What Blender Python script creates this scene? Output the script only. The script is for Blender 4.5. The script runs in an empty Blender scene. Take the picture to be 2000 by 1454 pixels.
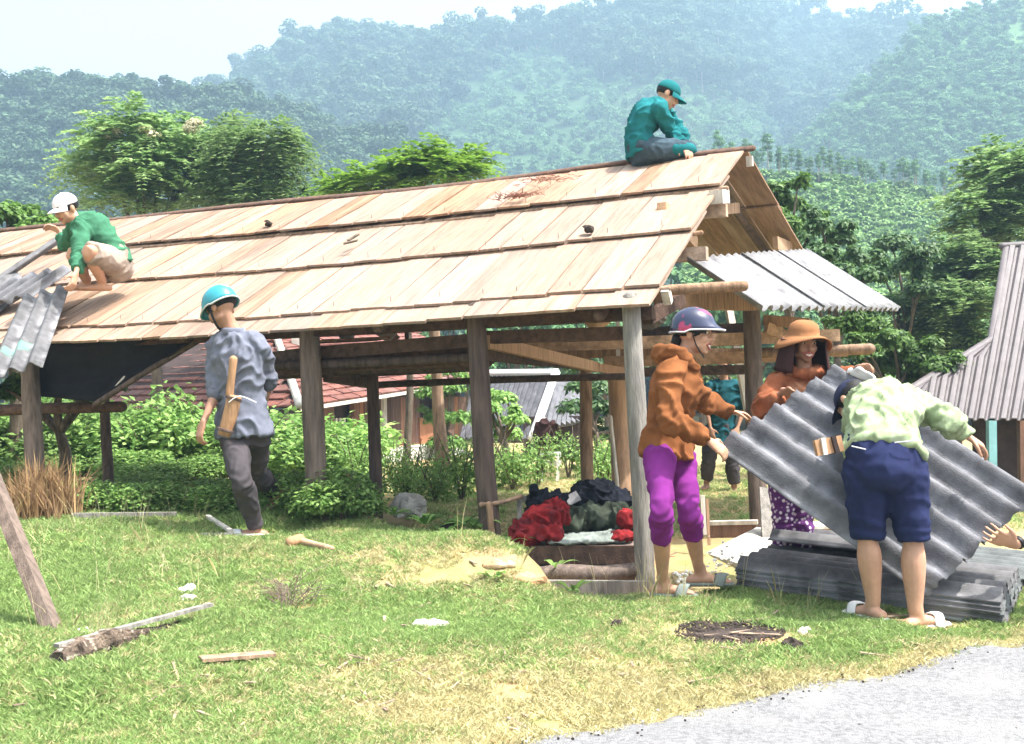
import bpy, bmesh, math, random
import numpy as np
from mathutils import Vector, Matrix, noise, Quaternion
random.seed(7); RNG = np.random.default_rng(7)
SC = bpy.context.scene
COL = SC.collection
# ------------------------------------------------------------------ camera, sky, sun, exposure
F, ROLL, PITCH = 2200.0, 0.02, 0.03
CAM = Vector((0, 0, 1.5))
_r = Vector((math.cos(ROLL), 0, -math.sin(ROLL))); _u0 = Vector((math.sin(ROLL), 0, math.cos(ROLL)))
_f = Vector((0, 1, 0)) * math.cos(PITCH) + _u0 * math.sin(PITCH)
_u = _u0 * math.cos(PITCH) - Vector((0, 1, 0)) * math.sin(PITCH)
cd = bpy.data.cameras.new("camera"); cam = bpy.data.objects.new("camera", cd); COL.objects.link(cam)
cd.sensor_width = 36; cd.lens = 36 * F / 2000; cd.clip_start = .05; cd.clip_end = 5000
cam.matrix_world = Matrix(((_r.x, _u.x, -_f.x, CAM.x), (_r.y, _u.y, -_f.y, CAM.y), (_r.z, _u.z, -_f.z, CAM.z), (0, 0, 0, 1)))
SC.camera = cam
SUN = Vector((0.42, -0.15, 0.89)).normalized()
world = bpy.data.worlds.new("World"); SC.world = world; world.use_nodes = True
wn = world.node_tree; bgn = wn.nodes["Background"]
skyn = wn.nodes.new("ShaderNodeTexSky"); skyn.sky_type = 'NISHITA'; skyn.sun_disc = False
skyn.sun_elevation = math.asin(SUN.z); skyn.sun_rotation = math.atan2(SUN.x, SUN.y)
skyn.dust_density = 9.0; skyn.air_density = 1.0; skyn.ozone_density = 0.3
hsv = wn.nodes.new('ShaderNodeHueSaturation'); hsv.inputs['Saturation'].default_value = .2; hsv.inputs['Value'].default_value = 1.2   # milky tropical sky
wn.links.new(skyn.outputs[0], hsv.inputs['Color']); wn.links.new(hsv.outputs[0], bgn.inputs[0]); bgn.inputs[1].default_value = 0.15
sl = bpy.data.lights.new("sun", 'SUN'); sl.energy = 4.8; sl.angle = math.radians(.6); sl.color = (1, .95, .87)
sun = bpy.data.objects.new("sun", sl); COL.objects.link(sun)
sun.rotation_euler = SUN.to_track_quat('Z', 'Y').to_euler()
SC.view_settings.view_transform = 'Standard'; SC.view_settings.look = 'None'
SC.view_settings.gamma = 1; SC.view_settings.use_curve_mapping = False
SC.view_settings.exposure = 1.27

# ------------------------------------------------------------------ pixel rays (2000 x 1454 photograph) to points of the place
def ray(px, py): return _f + _r * ((px - 1000) / F) - _u * ((py - 727) / F)
def P(px, py, Y):
    d = ray(px, py); return CAM + d * (Y / d.y)
def onplane(px, py, p0, n):
    d = ray(px, py); return CAM + d * ((p0 - CAM).dot(n) / d.dot(n))
def proj(p):
    v = Vector(p) - CAM; z = v.dot(_f)
    return 1000 + F * v.dot(_r) / z, 727 - F * v.dot(_u) / z
def reach(par, px, py, L, near=True):
    d = ray(px, py).normalized(); w = CAM - par
    b = w.dot(d); c = w.dot(w) - L * L; disc = b * b - c
    if disc < 0: return CAM + d * (-b)
    s = math.sqrt(disc); return CAM + d * ((-b - s) if near else (-b + s))

# ------------------------------------------------------------------ objects
def link(name, me, mat=None, parent=None, smooth=False):
    o = bpy.data.objects.new(name, me); COL.objects.link(o)
    if mat is not None and len(me.materials) == 0:
        for m in (mat if isinstance(mat, (list, tuple)) else [mat]): me.materials.append(m)
    if smooth: me.polygons.foreach_set("use_smooth", [True] * len(me.polygons))
    if parent is not None:
        o.parent = parent; o.matrix_parent_inverse = parent.matrix_world.inverted()
    return o
def tag(o, label=None, cat=None, group=None, kind=None):
    if label: o['label'] = label
    if cat: o['category'] = cat
    if group: o['group'] = group
    if kind: o['kind'] = kind
    return o
def thing(name, loc, label, cat, group=None):
    o = bpy.data.objects.new(name, None); COL.objects.link(o); o.location = loc; o.empty_display_size = .1
    o.matrix_world = Matrix.Translation(Vector(loc))
    return tag(o, label, cat, group)
def copy_tree(o, parent=None):
    c = o.copy(); COL.objects.link(c)
    if parent is not None: c.parent = parent; c.matrix_parent_inverse = o.matrix_parent_inverse.copy()
    for ch in list(o.children): copy_tree(ch, c)
    return c
class MB:
    """collects shapes, links them as ONE mesh object"""
    def __init__(s): s.v = []; s.f = []
    def add(s, vs, fs):
        k = len(s.v); s.v += [tuple(v) for v in vs]; s.f += [tuple(i + k for i in f) for f in fs]; return s
    def box(s, c, sx, sy, sz, M=None):
        c = Vector(c); vs = []
        for dx in (-.5, .5):
            for dy in (-.5, .5):
                for dz in (-.5, .5):
                    d = Vector((dx * sx, dy * sy, dz * sz))
                    vs.append(c + (M @ d if M else d))
        return s.add(vs, [(0, 1, 3, 2), (4, 6, 7, 5), (0, 4, 5, 1), (2, 3, 7, 6), (0, 2, 6, 4), (1, 5, 7, 3)])
    def beam(s, a, b, w, h, up=Vector((0, 0, 1))):
        a = Vector(a); b = Vector(b); t = (b - a).normalized(); sd = t.cross(up)
        if sd.length < 1e-4: sd = Vector((1, 0, 0))
        sd.normalize(); n = sd.cross(t)
        M = Matrix((sd, t, n)).transposed()
        return s.box((a + b) / 2, w, (b - a).length, h, M)
    def tube(s, pts, rad, seg=10, sub=4, sides=None, cap=True, jit=0):
        """tapered smooth tube; rad entries r or (ra, rb) with ra along the given side vector"""
        pts = [Vector(p) for p in pts]; n = len(pts)
        rad = [r if isinstance(r, (tuple, list)) else (r, r) for r in rad]
        P_, R_, S_ = [], [], []
        def cr(a, b, c, d, t): return .5 * ((2 * b) + (c - a) * t + (2 * a - 5 * b + 4 * c - d) * t * t + (3 * b - a - 3 * c + d) * t ** 3)
        for i in range(n - 1):
            a, b, c, d = pts[max(i - 1, 0)], pts[i], pts[i + 1], pts[min(i + 2, n - 1)]
            for k in range(sub):
                t = k / sub; P_.append(cr(a, b, c, d, t)); tt = t * t * (3 - 2 * t)
                R_.append((rad[i][0] * (1 - tt) + rad[i + 1][0] * tt, rad[i][1] * (1 - tt) + rad[i + 1][1] * tt))
                if sides: S_.append((sides[i] * (1 - t) + sides[i + 1] * t).normalized())
        P_.append(pts[-1]); R_.append(rad[-1])
        if sides: S_.append(sides[-1])
        m = len(P_); T = [(P_[min(i + 1, m - 1)] - P_[max(i - 1, 0)]).normalized() for i in range(m)]
        if cap:   # rounded ends
            for end in (0, 1):
                i = 0 if end == 0 else len(P_) - 1; tt = T[i] * (-1 if end == 0 else 1); pc, rc = P_[i], R_[i]
                ex = []
                for q in (.5, .87, .99):
                    w = math.sqrt(1 - q * q); ex.append((pc + tt * (q * min(rc) * .9), (rc[0] * w, rc[1] * w)))
                if end == 0:
                    ex = ex[::-1]; P_ = [e[0] for e in ex] + P_; R_ = [e[1] for e in ex] + R_; T = [T[0]] * 3 + T
                    if sides: S_ = [S_[0]] * 3 + S_
                else:
                    P_ += [e[0] for e in ex]; R_ += [e[1] for e in ex]; T += [T[-1]] * 3
                    if sides: S_ += [S_[-1]] * 3
        rings = []; vs = []; prev = None
        for i, p in enumerate(P_):
            t = T[i]
            if sides: sd = S_[i] - t * S_[i].dot(t)
            elif prev is None:
                sd = t.cross(Vector((0, 0, 1)));
                if sd.length < .1: sd = t.cross(Vector((0, 1, 0)))
            else: sd = prev - t * prev.dot(t)
            sd.normalize(); prev = sd; bn = t.cross(sd)
            for k in range(seg):
                a = 2 * math.pi * k / seg; j = 1 + (random.uniform(-jit, jit) if jit else 0)
                vs.append(p + sd * (math.cos(a) * R_[i][0] * j) + bn * (math.sin(a) * R_[i][1] * j))
        fs = []
        for i in range(len(P_) - 1):
            for k in range(seg):
                k2 = (k + 1) % seg; fs.append((i * seg + k, i * seg + k2, (i + 1) * seg + k2, (i + 1) * seg + k))
        fs.append(tuple(range(seg))[::-1]); fs.append(tuple((len(P_) - 1) * seg + k for k in range(seg)))
        return s.add(vs, fs)
    def ell(s, c, rx, ry, rz, M=None, seg=14, rings=9, zmin=-1.0, zmax=1.0):
        c = Vector(c); vs = []; fs = []
        ls = [math.acos(max(-1, min(1, zmax - (zmax - zmin) * i / rings))) if (zmin > -1 or zmax < 1) else math.pi * i / rings for i in range(rings + 1)]
        for th in ls:
            for k in range(seg):
                a = 2 * math.pi * k / seg; st = max(math.sin(th), 1e-3)
                d = Vector((rx * st * math.cos(a), ry * st * math.sin(a), rz * math.cos(th)))
                vs.append(c + (M @ d if M else d))
        for i in range(rings):
            for k in range(seg):
                k2 = (k + 1) % seg; fs.append((i * seg + k, (i + 1) * seg + k, (i + 1) * seg + k2, i * seg + k2))
        fs.append(tuple(range(seg))); fs.append(tuple(rings * seg + k for k in range(seg))[::-1])
        return s.add(vs, fs)
    def mesh(s, name="m"):
        me = bpy.data.meshes.new(name); me.from_pydata(s.v, [], s.f); me.update(); return me
    def build(s, name, mat, parent=None, smooth=False): return link(name, s.mesh(name), mat, parent, smooth)

def remesh(mb, voxel, smooth_it=4, fac=.5):
    me = mb.mesh("tmp"); o = bpy.data.objects.new("tmp", me); COL.objects.link(o)
    m = o.modifiers.new("r", 'REMESH'); m.mode = 'VOXEL'; m.voxel_size = voxel; m.adaptivity = 0
    if smooth_it:
        q = o.modifiers.new("s", 'SMOOTH'); q.factor = fac; q.iterations = smooth_it
    dg = bpy.context.evaluated_depsgraph_get(); ev = o.evaluated_get(dg)
    out = bpy.data.meshes.new_from_object(ev, depsgraph=dg)
    bpy.data.objects.remove(o); bpy.data.meshes.remove(me)
    return out
def displace(me, amp, freq, folds=(), amp2=0, freq2=40, seed=0, dirn=None):
    n = len(me.vertices); co = np.zeros(n * 3, 'f'); me.vertices.foreach_get("co", co); co = co.reshape(-1, 3)
    nr = np.zeros(n * 3, 'f'); me.vertex_normals.foreach_get("vector", nr); nr = nr.reshape(-1, 3)
    off = Vector((seed * 7.3, seed * 3.1, seed)); d = np.zeros(n, 'f')
    for i in range(n):
        p = Vector(co[i])
        q = p * freq + off
        w = noise.noise(q * .5) * 1.5
        a = noise.noise(q + Vector((w, w, 0)))
        d[i] = amp * ((1 - min(1, 1.9 * abs(a))) ** 2 * 1.5 - .45)
        if amp2: d[i] += amp2 * noise.noise(p * freq2 + off)
        for (c, ax, rr, fr, am) in folds:
            v = p - c; l = v.length
            if l < rr * 2:
                d[i] += am * math.exp(-(l / rr) ** 2 * 1.5) * math.sin(v.dot(ax) * fr + 5 * noise.noise(p * 9 + off))
    co += nr * d[:, None]
    me.vertices.foreach_set("co", co.ravel()); me.update()

# ------------------------------------------------------------------ materials
def nt_new(name):
    m = bpy.data.materials.new(name); m.use_nodes = True; nt = m.node_tree
    return m, nt, nt.nodes["Principled BSDF"]
def mat(name, col, rough=.85, var=.18, scale=6., bump=.15, bscale=60., rand=0., spec=.25, col2=None, stretch=(1, 1, 1), metal=0., fac=(.35, .65), detail=6., coord='Object', patch=None):
    m, nt, b = nt_new(name); N = nt.nodes.new; L = nt.links.new
    tc = N("ShaderNodeTexCoord"); mp = N("ShaderNodeMapping"); mp.inputs['Scale'].default_value = stretch
    L(tc.outputs[coord], mp.inputs[0])
    oi = N("ShaderNodeObjectInfo"); ad = N("ShaderNodeVectorMath"); ad.operation = 'ADD'
    sc = N("ShaderNodeVectorMath"); sc.operation = 'SCALE'; sc.inputs[0].default_value = (31, 17, 23); L(oi.outputs['Random'], sc.inputs['Scale'])
    L(mp.outputs[0], ad.inputs[0]); L(sc.outputs[0], ad.inputs[1])
    n1 = N("ShaderNodeTexNoise"); n1.inputs['Scale'].default_value = scale; n1.inputs['Detail'].default_value = detail; n1.inputs['Roughness'].default_value = .65
    L(ad.outputs[0], n1.inputs[0])
    cr = N("ShaderNodeValToRGB"); e = cr.color_ramp.elements
    c2 = col2 or tuple(c * (1 - var * 1.6) for c in col)
    e[0].position, e[1].position = fac; e[0].color = (*c2, 1); e[1].color = (*[min(1, c * (1 + var * .5)) for c in col], 1)
    L(n1.outputs[0], cr.inputs[0]); out = cr.outputs[0]
    if patch:   # (colour, scale, threshold lo, hi)
        n3 = N("ShaderNodeTexNoise"); n3.inputs['Scale'].default_value = patch[1]; n3.inputs['Detail'].default_value = 5; L(ad.outputs[0], n3.inputs[0])
        mr = N("ShaderNodeMapRange"); mr.inputs[1].default_value = patch[2]; mr.inputs[2].default_value = patch[3]; L(n3.outputs[0], mr.inputs[0])
        mx = N("ShaderNodeMix"); mx.data_type = 'RGBA'; L(mr.outputs[0], mx.inputs[0]); L(out, mx.inputs[6]); mx.inputs[7].default_value = (*patch[0], 1); out = mx.outputs[2]
    if rand:
        hv = N("ShaderNodeHueSaturation"); mr = N("ShaderNodeMapRange"); mr.inputs[3].default_value = 1 - rand; mr.inputs[4].default_value = 1 + rand
        L(oi.outputs['Random'], mr.inputs[0]); L(mr.outputs[0], hv.inputs['Value']); L(out, hv.inputs['Color'])
        ms = N("ShaderNodeMath"); ms.operation = 'MULTIPLY'; ms.inputs[1].default_value = 7.31; L(oi.outputs['Random'], ms.inputs[0])
        mf = N("ShaderNodeMath"); mf.operation = 'FRACT'; L(ms.outputs[0], mf.inputs[0])
        m2 = N("ShaderNodeMapRange"); m2.inputs[3].default_value = 1 - rand * .8; m2.inputs[4].default_value = 1 + rand * .8; L(mf.outputs[0], m2.inputs[0]); L(m2.outputs[0], hv.inputs['Saturation'])
        out = hv.outputs[0]
    L(out, b.inputs['Base Color'])
    b.inputs['Roughness'].default_value = rough; b.inputs['Specular IOR Level'].default_value = spec; b.inputs['Metallic'].default_value = metal
    if bump:
        n2 = N("ShaderNodeTexNoise"); n2.inputs['Scale'].default_value = bscale; n2.inputs['Detail'].default_value = 4; L(ad.outputs[0], n2.inputs[0])
        bp = N("ShaderNodeBump"); bp.inputs['Strength'].default_value = bump; bp.inputs['Distance'].default_value = .02; L(n2.outputs[0], bp.inputs['Height']); L(bp.outputs[0], b.inputs['Normal'])
    return m
def leafmat(name, c1, c2, trans=.35, rough=.55):
    m, nt, b = nt_new(name); N = nt.nodes.new; L = nt.links.new
    at = N("ShaderNodeAttribute"); at.attribute_name = "tint"
    oi = N("ShaderNodeObjectInfo")
    cr = N("ShaderNodeValToRGB"); e = cr.color_ramp.elements; e[0].color = (*c1, 1); e[1].color = (*c2, 1); L(at.outputs['Fac'], cr.inputs[0])
    hv = N("ShaderNodeHueSaturation"); mr = N("ShaderNodeMapRange"); mr.inputs[3].default_value = .75; mr.inputs[4].default_value = 1.25
    L(oi.outputs['Random'], mr.inputs[0]); L(mr.outputs[0], hv.inputs['Value']); L(cr.outputs[0], hv.inputs['Color'])
    L(hv.outputs[0], b.inputs['Base Color']); b.inputs['Roughness'].default_value = rough; b.inputs['Specular IOR Level'].default_value = .35
    tr = N("ShaderNodeBsdfTranslucent"); L(hv.outputs[0], tr.inputs[0]); mx = N("ShaderNodeMixShader"); mx.inputs[0].default_value = trans
    L(b.outputs[0], mx.inputs[1]); L(tr.outputs[0], mx.inputs[2]); L(mx.outputs[0], nt.nodes["Material Output"].inputs[0])
    return m
WOODX = (14, 1.2, 14)
M = {}
M['plank'] = mat('bare_plank_wood', (.335, .238, .182), .8, .2, 2.2, .3, 14, rand=.14, stretch=WOODX, patch=((.25, .20, .17), 1.3, .52, .72))
M['plank_orange'] = mat('orange_plank_wood', (.30, .195, .135), .8, .25, 2.2, .25, 14, rand=.22, stretch=WOODX, patch=((.40, .29, .21), .8, .5, .75))
M['post'] = mat('weathered_post_wood', (.20, .15, .125), .9, .3, 3, .4, 16, stretch=(9, 9, 1.0), rand=.1)
M['post_dark'] = mat('dark_post_wood', (.12, .085, .072), .9, .3, 3, .4, 16, stretch=(9, 9, 1.0), rand=.12)
M['post_tan'] = mat('tan_post_wood', (.36, .23, .15), .9, .3, 3, .4, 16, stretch=(9, 9, 1.0), rand=.12)
M['post_grey'] = mat('grey_post_wood', (.27, .25, .225), .9, .3, 3, .5, 16, stretch=(9, 9, 1.0), rand=.1)
M['beam'] = mat('dark_beam_wood', (.115, .075, .060), .9, .3, 3, .4, 16, rand=.25, stretch=(6, 6, 6))
M['beam_tan'] = mat('cut_timber', (.46, .31, .21), .85, .25, 3, .3, 16, rand=.2, stretch=(6, 6, 6))
M['fresh'] = mat('fresh_orange_timber', (.48, .30, .19), .85, .2, 3, .3, 14, stretch=(9, 9, 1))
M['white_wood'] = mat('whitish_board', (.66, .60, .53), .85, .2, 4, .2, 20, stretch=(6, 6, 1))
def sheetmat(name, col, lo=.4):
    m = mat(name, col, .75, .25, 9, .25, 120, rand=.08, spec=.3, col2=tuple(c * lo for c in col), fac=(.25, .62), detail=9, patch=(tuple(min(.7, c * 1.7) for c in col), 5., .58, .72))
    nt = m.node_tree; b = nt.nodes["Principled BSDF"]; src = b.inputs['Base Color'].links[0].from_socket   # ridges tinted pale: light on the wave tops put into the colour
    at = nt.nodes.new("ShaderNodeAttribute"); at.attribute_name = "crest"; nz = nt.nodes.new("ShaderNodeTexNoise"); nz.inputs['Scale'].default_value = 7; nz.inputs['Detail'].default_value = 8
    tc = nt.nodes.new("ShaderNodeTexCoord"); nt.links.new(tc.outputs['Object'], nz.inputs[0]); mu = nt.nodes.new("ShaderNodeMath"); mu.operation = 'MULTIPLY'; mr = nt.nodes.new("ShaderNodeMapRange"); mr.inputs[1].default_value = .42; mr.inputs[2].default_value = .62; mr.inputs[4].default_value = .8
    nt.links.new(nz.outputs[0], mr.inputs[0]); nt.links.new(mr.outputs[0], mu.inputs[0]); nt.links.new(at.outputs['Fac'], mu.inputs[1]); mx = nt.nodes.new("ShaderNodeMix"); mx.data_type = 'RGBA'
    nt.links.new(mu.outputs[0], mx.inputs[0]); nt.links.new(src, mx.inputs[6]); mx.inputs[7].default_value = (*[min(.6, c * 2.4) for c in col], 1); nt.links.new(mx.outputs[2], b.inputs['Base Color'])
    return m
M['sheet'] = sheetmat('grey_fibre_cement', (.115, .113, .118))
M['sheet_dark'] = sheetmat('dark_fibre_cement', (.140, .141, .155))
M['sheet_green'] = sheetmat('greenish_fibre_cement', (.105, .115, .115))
M['sheet_pale'] = mat('pale_fibre_cement', (.215, .212, .218), .7, .2, 7, .2, 90, spec=.4, col2=(.085, .082, .09), fac=(.3, .6), detail=9)
M['shade_panel'] = mat('painted_roof_shade', (.009, .009, .013), .8, .3, 5, .2, 30)  # near-black: shade under the roof put into the colour
M['skin'] = mat('tan_skin', (.50, .28, .185), .55, .12, 9, .05, 150, spec=.35)
M['skin_dark'] = mat('sunburnt_skin', (.40, .215, .14), .55, .12, 9, .05, 150, spec=.35)
M['hair'] = mat('black_hair', (.012, .010, .009), .5, .2, 60, .3, 200)
M['eye_white'] = mat('eye_white', (.7, .67, .63), .3, .05, 10, 0)
M['eye_dark'] = mat('eye_dark', (.02, .012, .01), .2, .05, 10, 0)
M['lips'] = mat('lips', (.36, .12, .10), .45, .1, 30, 0)
M['teeth'] = mat('teeth', (.75, .72, .66), .3, .03, 30, 0)
def cloth(name, col, var=.12, weave=420, patch=None): return mat(name, col, .95, var, 5, .12, weave, spec=.08, patch=patch)
M['blueshirt'] = mat('blue_grey_check_shirt', (.150, .160, .205), .95, .10, 30, .1, 400, spec=.08)
M['darktrousers'] = cloth('dark_grey_trousers', (.075, .066, .072))
M['brownhoodie'] = cloth('brown_orange_sweatshirt', (.225, .085, .032), .2)
M['purple'] = cloth('bright_purple_cloth', (.19, .028, .195), .14)
M['orange'] = cloth('rust_orange_cloth', (.26, .088, .042), .2, patch=((.38, .19, .11), 6, .5, .66))
M['hat_orange'] = cloth('orange_hat_cloth', (.32, .15, .07))
M['hat_brown'] = cloth('dark_brown_hood_cloth', (.055, .028, .028))
M['paleplaid'] = mat('pale_green_shirt', (.27, .335, .19), .95, .10, 26, .1, 400, spec=.08, patch=((.34, .40, .26), 22, .5, .6))
M['navy'] = cloth('navy_cloth', (.022, .028, .078))
M['navy_cap'] = cloth('dark_navy_cap', (.03, .034, .07))
M['greenshirt'] = cloth('green_shirt', (.05, .165, .095))
M['khaki'] = cloth('khaki_shorts', (.33, .265, .22), .2)
M['teal'] = cloth('teal_shirt', (.016, .150, .165), .15)
M['teal_dark'] = cloth('dark_teal_cloth', (.015, .08, .10))
M['jeans'] = cloth('grey_blue_jeans', (.055, .085, .11), .2)
M['white_cap'] = cloth('white_cap', (.72, .68, .72), .05)
M['white'] = mat('white_plastic', (.74, .74, .72), .5, .06, 9, .05, 50)
M['helmet_teal'] = mat('teal_helmet_shell', (.03, .25, .31), .3, .12, 8, 0, spec=.5, patch=((.55, .62, .64), 7, .60, .66))  # pale patches paint a white sheen into the shell colour
M['helmet_dark'] = mat('dark_blue_helmet_shell', (.028, .034, .075), .18, .2, 5, 0, spec=.6, patch=((.34, .03, .10), 9, .57, .62))
M['trim'] = mat('pale_rubber_trim', (.52, .52, .55), .5, .1, 20, 0)
M['black'] = mat('black_plastic', (.015, .015, .017), .5, .2, 20, .1, 60)
M['knifewood'] = mat('knife_sheath_wood', (.42, .24, .13), .7, .25, 4, .2, 20, stretch=(6, 6, 1), patch=((.26, .12, .06), 4, .55, .7))
M['red_cloth'] = cloth('red_cloth', (.24, .022, .025), .3, patch=((.10, .015, .018), 12, .5, .6))
M['grey_cloth'] = cloth('grey_green_cloth', (.22, .25, .23), .2)
M['darkgreen_cloth'] = cloth('dark_green_cloth', (.045, .055, .04), .3)
M['black_cloth'] = cloth('black_bag_cloth', (.016, .018, .026), .3)
M['stone'] = mat('pale_stone', (.55, .52, .47), .9, .25, 7, .5, 30)
M['clod'] = mat('dark_clod', (.06, .045, .038), .95, .4, 14, .6, 40)
M['orange_stone'] = mat('orange_clay', (.50, .30, .16), .95, .25, 6, .5, 30, patch=((.62, .50, .36), 3, .5, .6))
M['bark'] = mat('tree_bark', (.16, .125, .095), .95, .35, 5, .6, 30, stretch=(4, 4, 1))
M['bark_pale'] = mat('pale_tree_bark', (.34, .28, .20), .95, .3, 5, .5, 30, stretch=(4, 4, 1))
M['tile'] = mat('red_brown_roof_tile', (.20, .088, .072), .85, .25, 9, .3, 50, rand=.2)
M['house_wood'] = mat('brown_house_planks', (.19, .105, .075), .9, .25, 3, .3, 20, stretch=(8, 8, 1), rand=.15)
M['house_door'] = mat('orange_house_planks', (.34, .16, .09), .9, .2, 3, .3, 20, stretch=(8, 8, 1), rand=.15)
M['concrete'] = mat('pale_concrete', (.56, .53, .48), .9, .15, 6, .3, 40)
M['grey_roof'] = mat('grey_house_roof', (.13, .13, .145), .85, .25, 6, .3, 40)
M['purple_roof'] = mat('mauve_painted_roof_sheet', (.105, .090, .094), .6, .14, 5, .1, 30, spec=.4)
M['teal_post'] = mat('pale_teal_painted_post', (.22, .44, .47), .6, .1, 6, .1, 30)
M['dark_wall'] = mat('dark_brown_wall', (.06, .04, .038), .9, .3, 4, .2, 30)
M['metal'] = mat('steel_nail', (.10, .08, .075), .5, .2, 30, 0, metal=.6)
L_ = {}
L_['broad'] = leafmat('broad_leaf', (.055, .13, .022), (.15, .27, .05))
L_['bush'] = leafmat('bush_leaf', (.085, .19, .035), (.30, .46, .13), .4)
L_['feather'] = leafmat('feathery_leaf', (.10, .20, .055), (.34, .48, .20), .4)
L_['bright'] = leafmat('bright_feathery_leaf', (.09, .20, .02), (.24, .38, .06), .45)
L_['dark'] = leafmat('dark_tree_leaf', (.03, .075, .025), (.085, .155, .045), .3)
L_['forest'] = leafmat('forest_leaf', (.018, .052, .024), (.075, .135, .06), .25, .7)
L_['plantation'] = leafmat('plantation_leaf', (.06, .15, .06), (.14, .26, .10), .25, .7)
L_['tea'] = leafmat('tea_bush_leaf', (.11, .22, .06), (.24, .38, .12), .3, .7)
L_['blossom'] = leafmat('cream_blossom', (.55, .50, .30), (.80, .76, .55), .3, .8)
L_['grass'] = leafmat('grass_blade', (.165, .28, .070), (.39, .50, .19), .4, .6)
L_['dry'] = leafmat('dry_grass_blade', (.42, .38, .18), (.68, .61, .36), .35, .8)
L_['straw'] = leafmat('brown_straw', (.26, .15, .08), (.50, .34, .17), .3, .85)
# ------------------------------------------------------------------ ground, road
ANCH = [P(*a) for a in [(0,1454,4.0),(500,1454,3.95),(1000,1454,3.9),(1500,1454,3.85),(2000,1454,3.8),(1750,1210,5.4),(1300,1160,6.0),
  (500,1050,7.44),(110,1240,5.2),(230,1290,4.8),(800,1225,5.3),(900,1085,6.6),(700,1010,7.8),(560,1000,8.0),(200,1010,8.0),(1025,1125,6.25),
  (1150,1178,6.35),(1040,1130,6.9),(1440,1150,6.2),(1930,1215,5.6),(2000,1255,5.3),(1430,1060,8.3),(1440,1010,10.2),(1400,960,12.4),(1100,962,13.0),(1545,1155,6.6),(960,1040,7.25),(800,1040,7.4),(1240,1150,6.6)]]
ANCH += [Vector(p) for p in [(-8,4,.4),(-8,9,.8),(8,4,.35),(9,9,.4),(0,1,.3),(-6,1,.33),(6,1,.3),(-9,16,.75),(0,18,.55),(9,16,.45),(0,30,.5),(-14,30,.6),(14,30,.4),(-4,12,.8),(4,12,.45),(0,-8,.3)]]
AX = np.array([(a.x, a.y) for a in ANCH]); AZ = np.array([a.z for a in ANCH])
def hgt(x, y):
    x = np.asarray(x, float); y = np.asarray(y, float)
    d2 = (x[..., None] - AX[:, 0]) ** 2 + (y[..., None] - AX[:, 1]) ** 2 + .02
    w = d2 ** -1.6; return (w * AZ).sum(-1) / w.sum(-1)
def bank(x, y):   # lip of the grassy bank above the hollow where the platform stands
    s = 1 / (1 + math.exp(max(-40, min(40, (x - .12 - .06 * math.sin(y * 7)) / .045)))); w = math.exp(-((y - 6.62) / .5) ** 2) * math.exp(-((x - .12) / 1.0) ** 2)
    d = x * .73 + (y - 6.6) * .683; t = max(0, min(1, d / .28)); t = t * t * (3 - 2 * t)   # the bank's diagonal edge: ground behind it lies lower
    f = max(0, min(1, (.25 - x) / .35)) * max(0, min(1, (x + 1.9) / .5)) * max(0, min(1, (9.6 - y) / 1.3))
    return (.15 * s - .08 * (1 - s)) * w - .24 * t * f
def h1(x, y):
    z = float(hgt(x, y))
    z += bank(x, y)
    if y < 16: z += .022 * noise.noise(Vector((x * 1.7, y * 1.7, 3))) + .008 * noise.noise(Vector((x * 6, y * 6, 5)))
    return z
def G(px, py, dz=0):
    d = ray(px, py); lo, hi = 1.5, 60.0; Y = lo
    while Y < hi:
        p = CAM + d * (Y / d.y)
        if p.z <= float(hgt(p.x, p.y)) + bank(p.x, p.y): break
        Y += .02 if Y < 12 else .1
    p = CAM + d * (Y / d.y); p.z = h1(p.x, p.y) + dz; return p
def axis(*segs):
    out = []
    for a, b, s in segs: out += list(np.arange(a, b, s))
    return np.array(out + [segs[-1][1]])
gx = axis((-3000, -200, 400), (-200, -20, 20), (-20, -7, 1.), (-7, 7, .07), (7, 20, 1.), (20, 200, 20), (200, 3000, 400))
gy = axis((-600, -20, 100), (-20, 2, 2), (2, 14, .07), (14, 40, 1.), (40, 200, 20), (200, 3000, 400))
vx, vy = np.meshgrid(gx, gy); vz = np.zeros_like(vx)
for j in range(len(gy)): vz[j] = hgt(vx[j], vy[j])
fine = (np.abs(vx) < 9) & (vy > 1) & (vy < 15)
for j, i in zip(*np.nonzero(fine)):
    x, y = vx[j, i], vy[j, i]; vz[j, i] += bank(x, y) + .022 * noise.noise(Vector((x * 1.7, y * 1.7, 3))) + .008 * noise.noise(Vector((x * 6, y * 6, 5)))
nx_, ny_ = len(gx), len(gy)
gf = [(j * nx_ + i, j * nx_ + i + 1, (j + 1) * nx_ + i + 1, (j + 1) * nx_ + i) for j in range(ny_ - 1) for i in range(nx_ - 1)]
gm = bpy.data.meshes.new("ground"); gm.from_pydata(list(zip(vx.ravel(), vy.ravel(), vz.ravel())), [], gf); gm.update()
M['soil'] = mat('grassy_soil', (.31, .215, .12), .95, .3, 3, .5, 25, col2=(.20, .22, .075), patch=((.40, .24, .12), 1.1, .54, .66), coord='Object')
tag(link("ground", gm, M['soil'], smooth=True), kind='structure')
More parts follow.
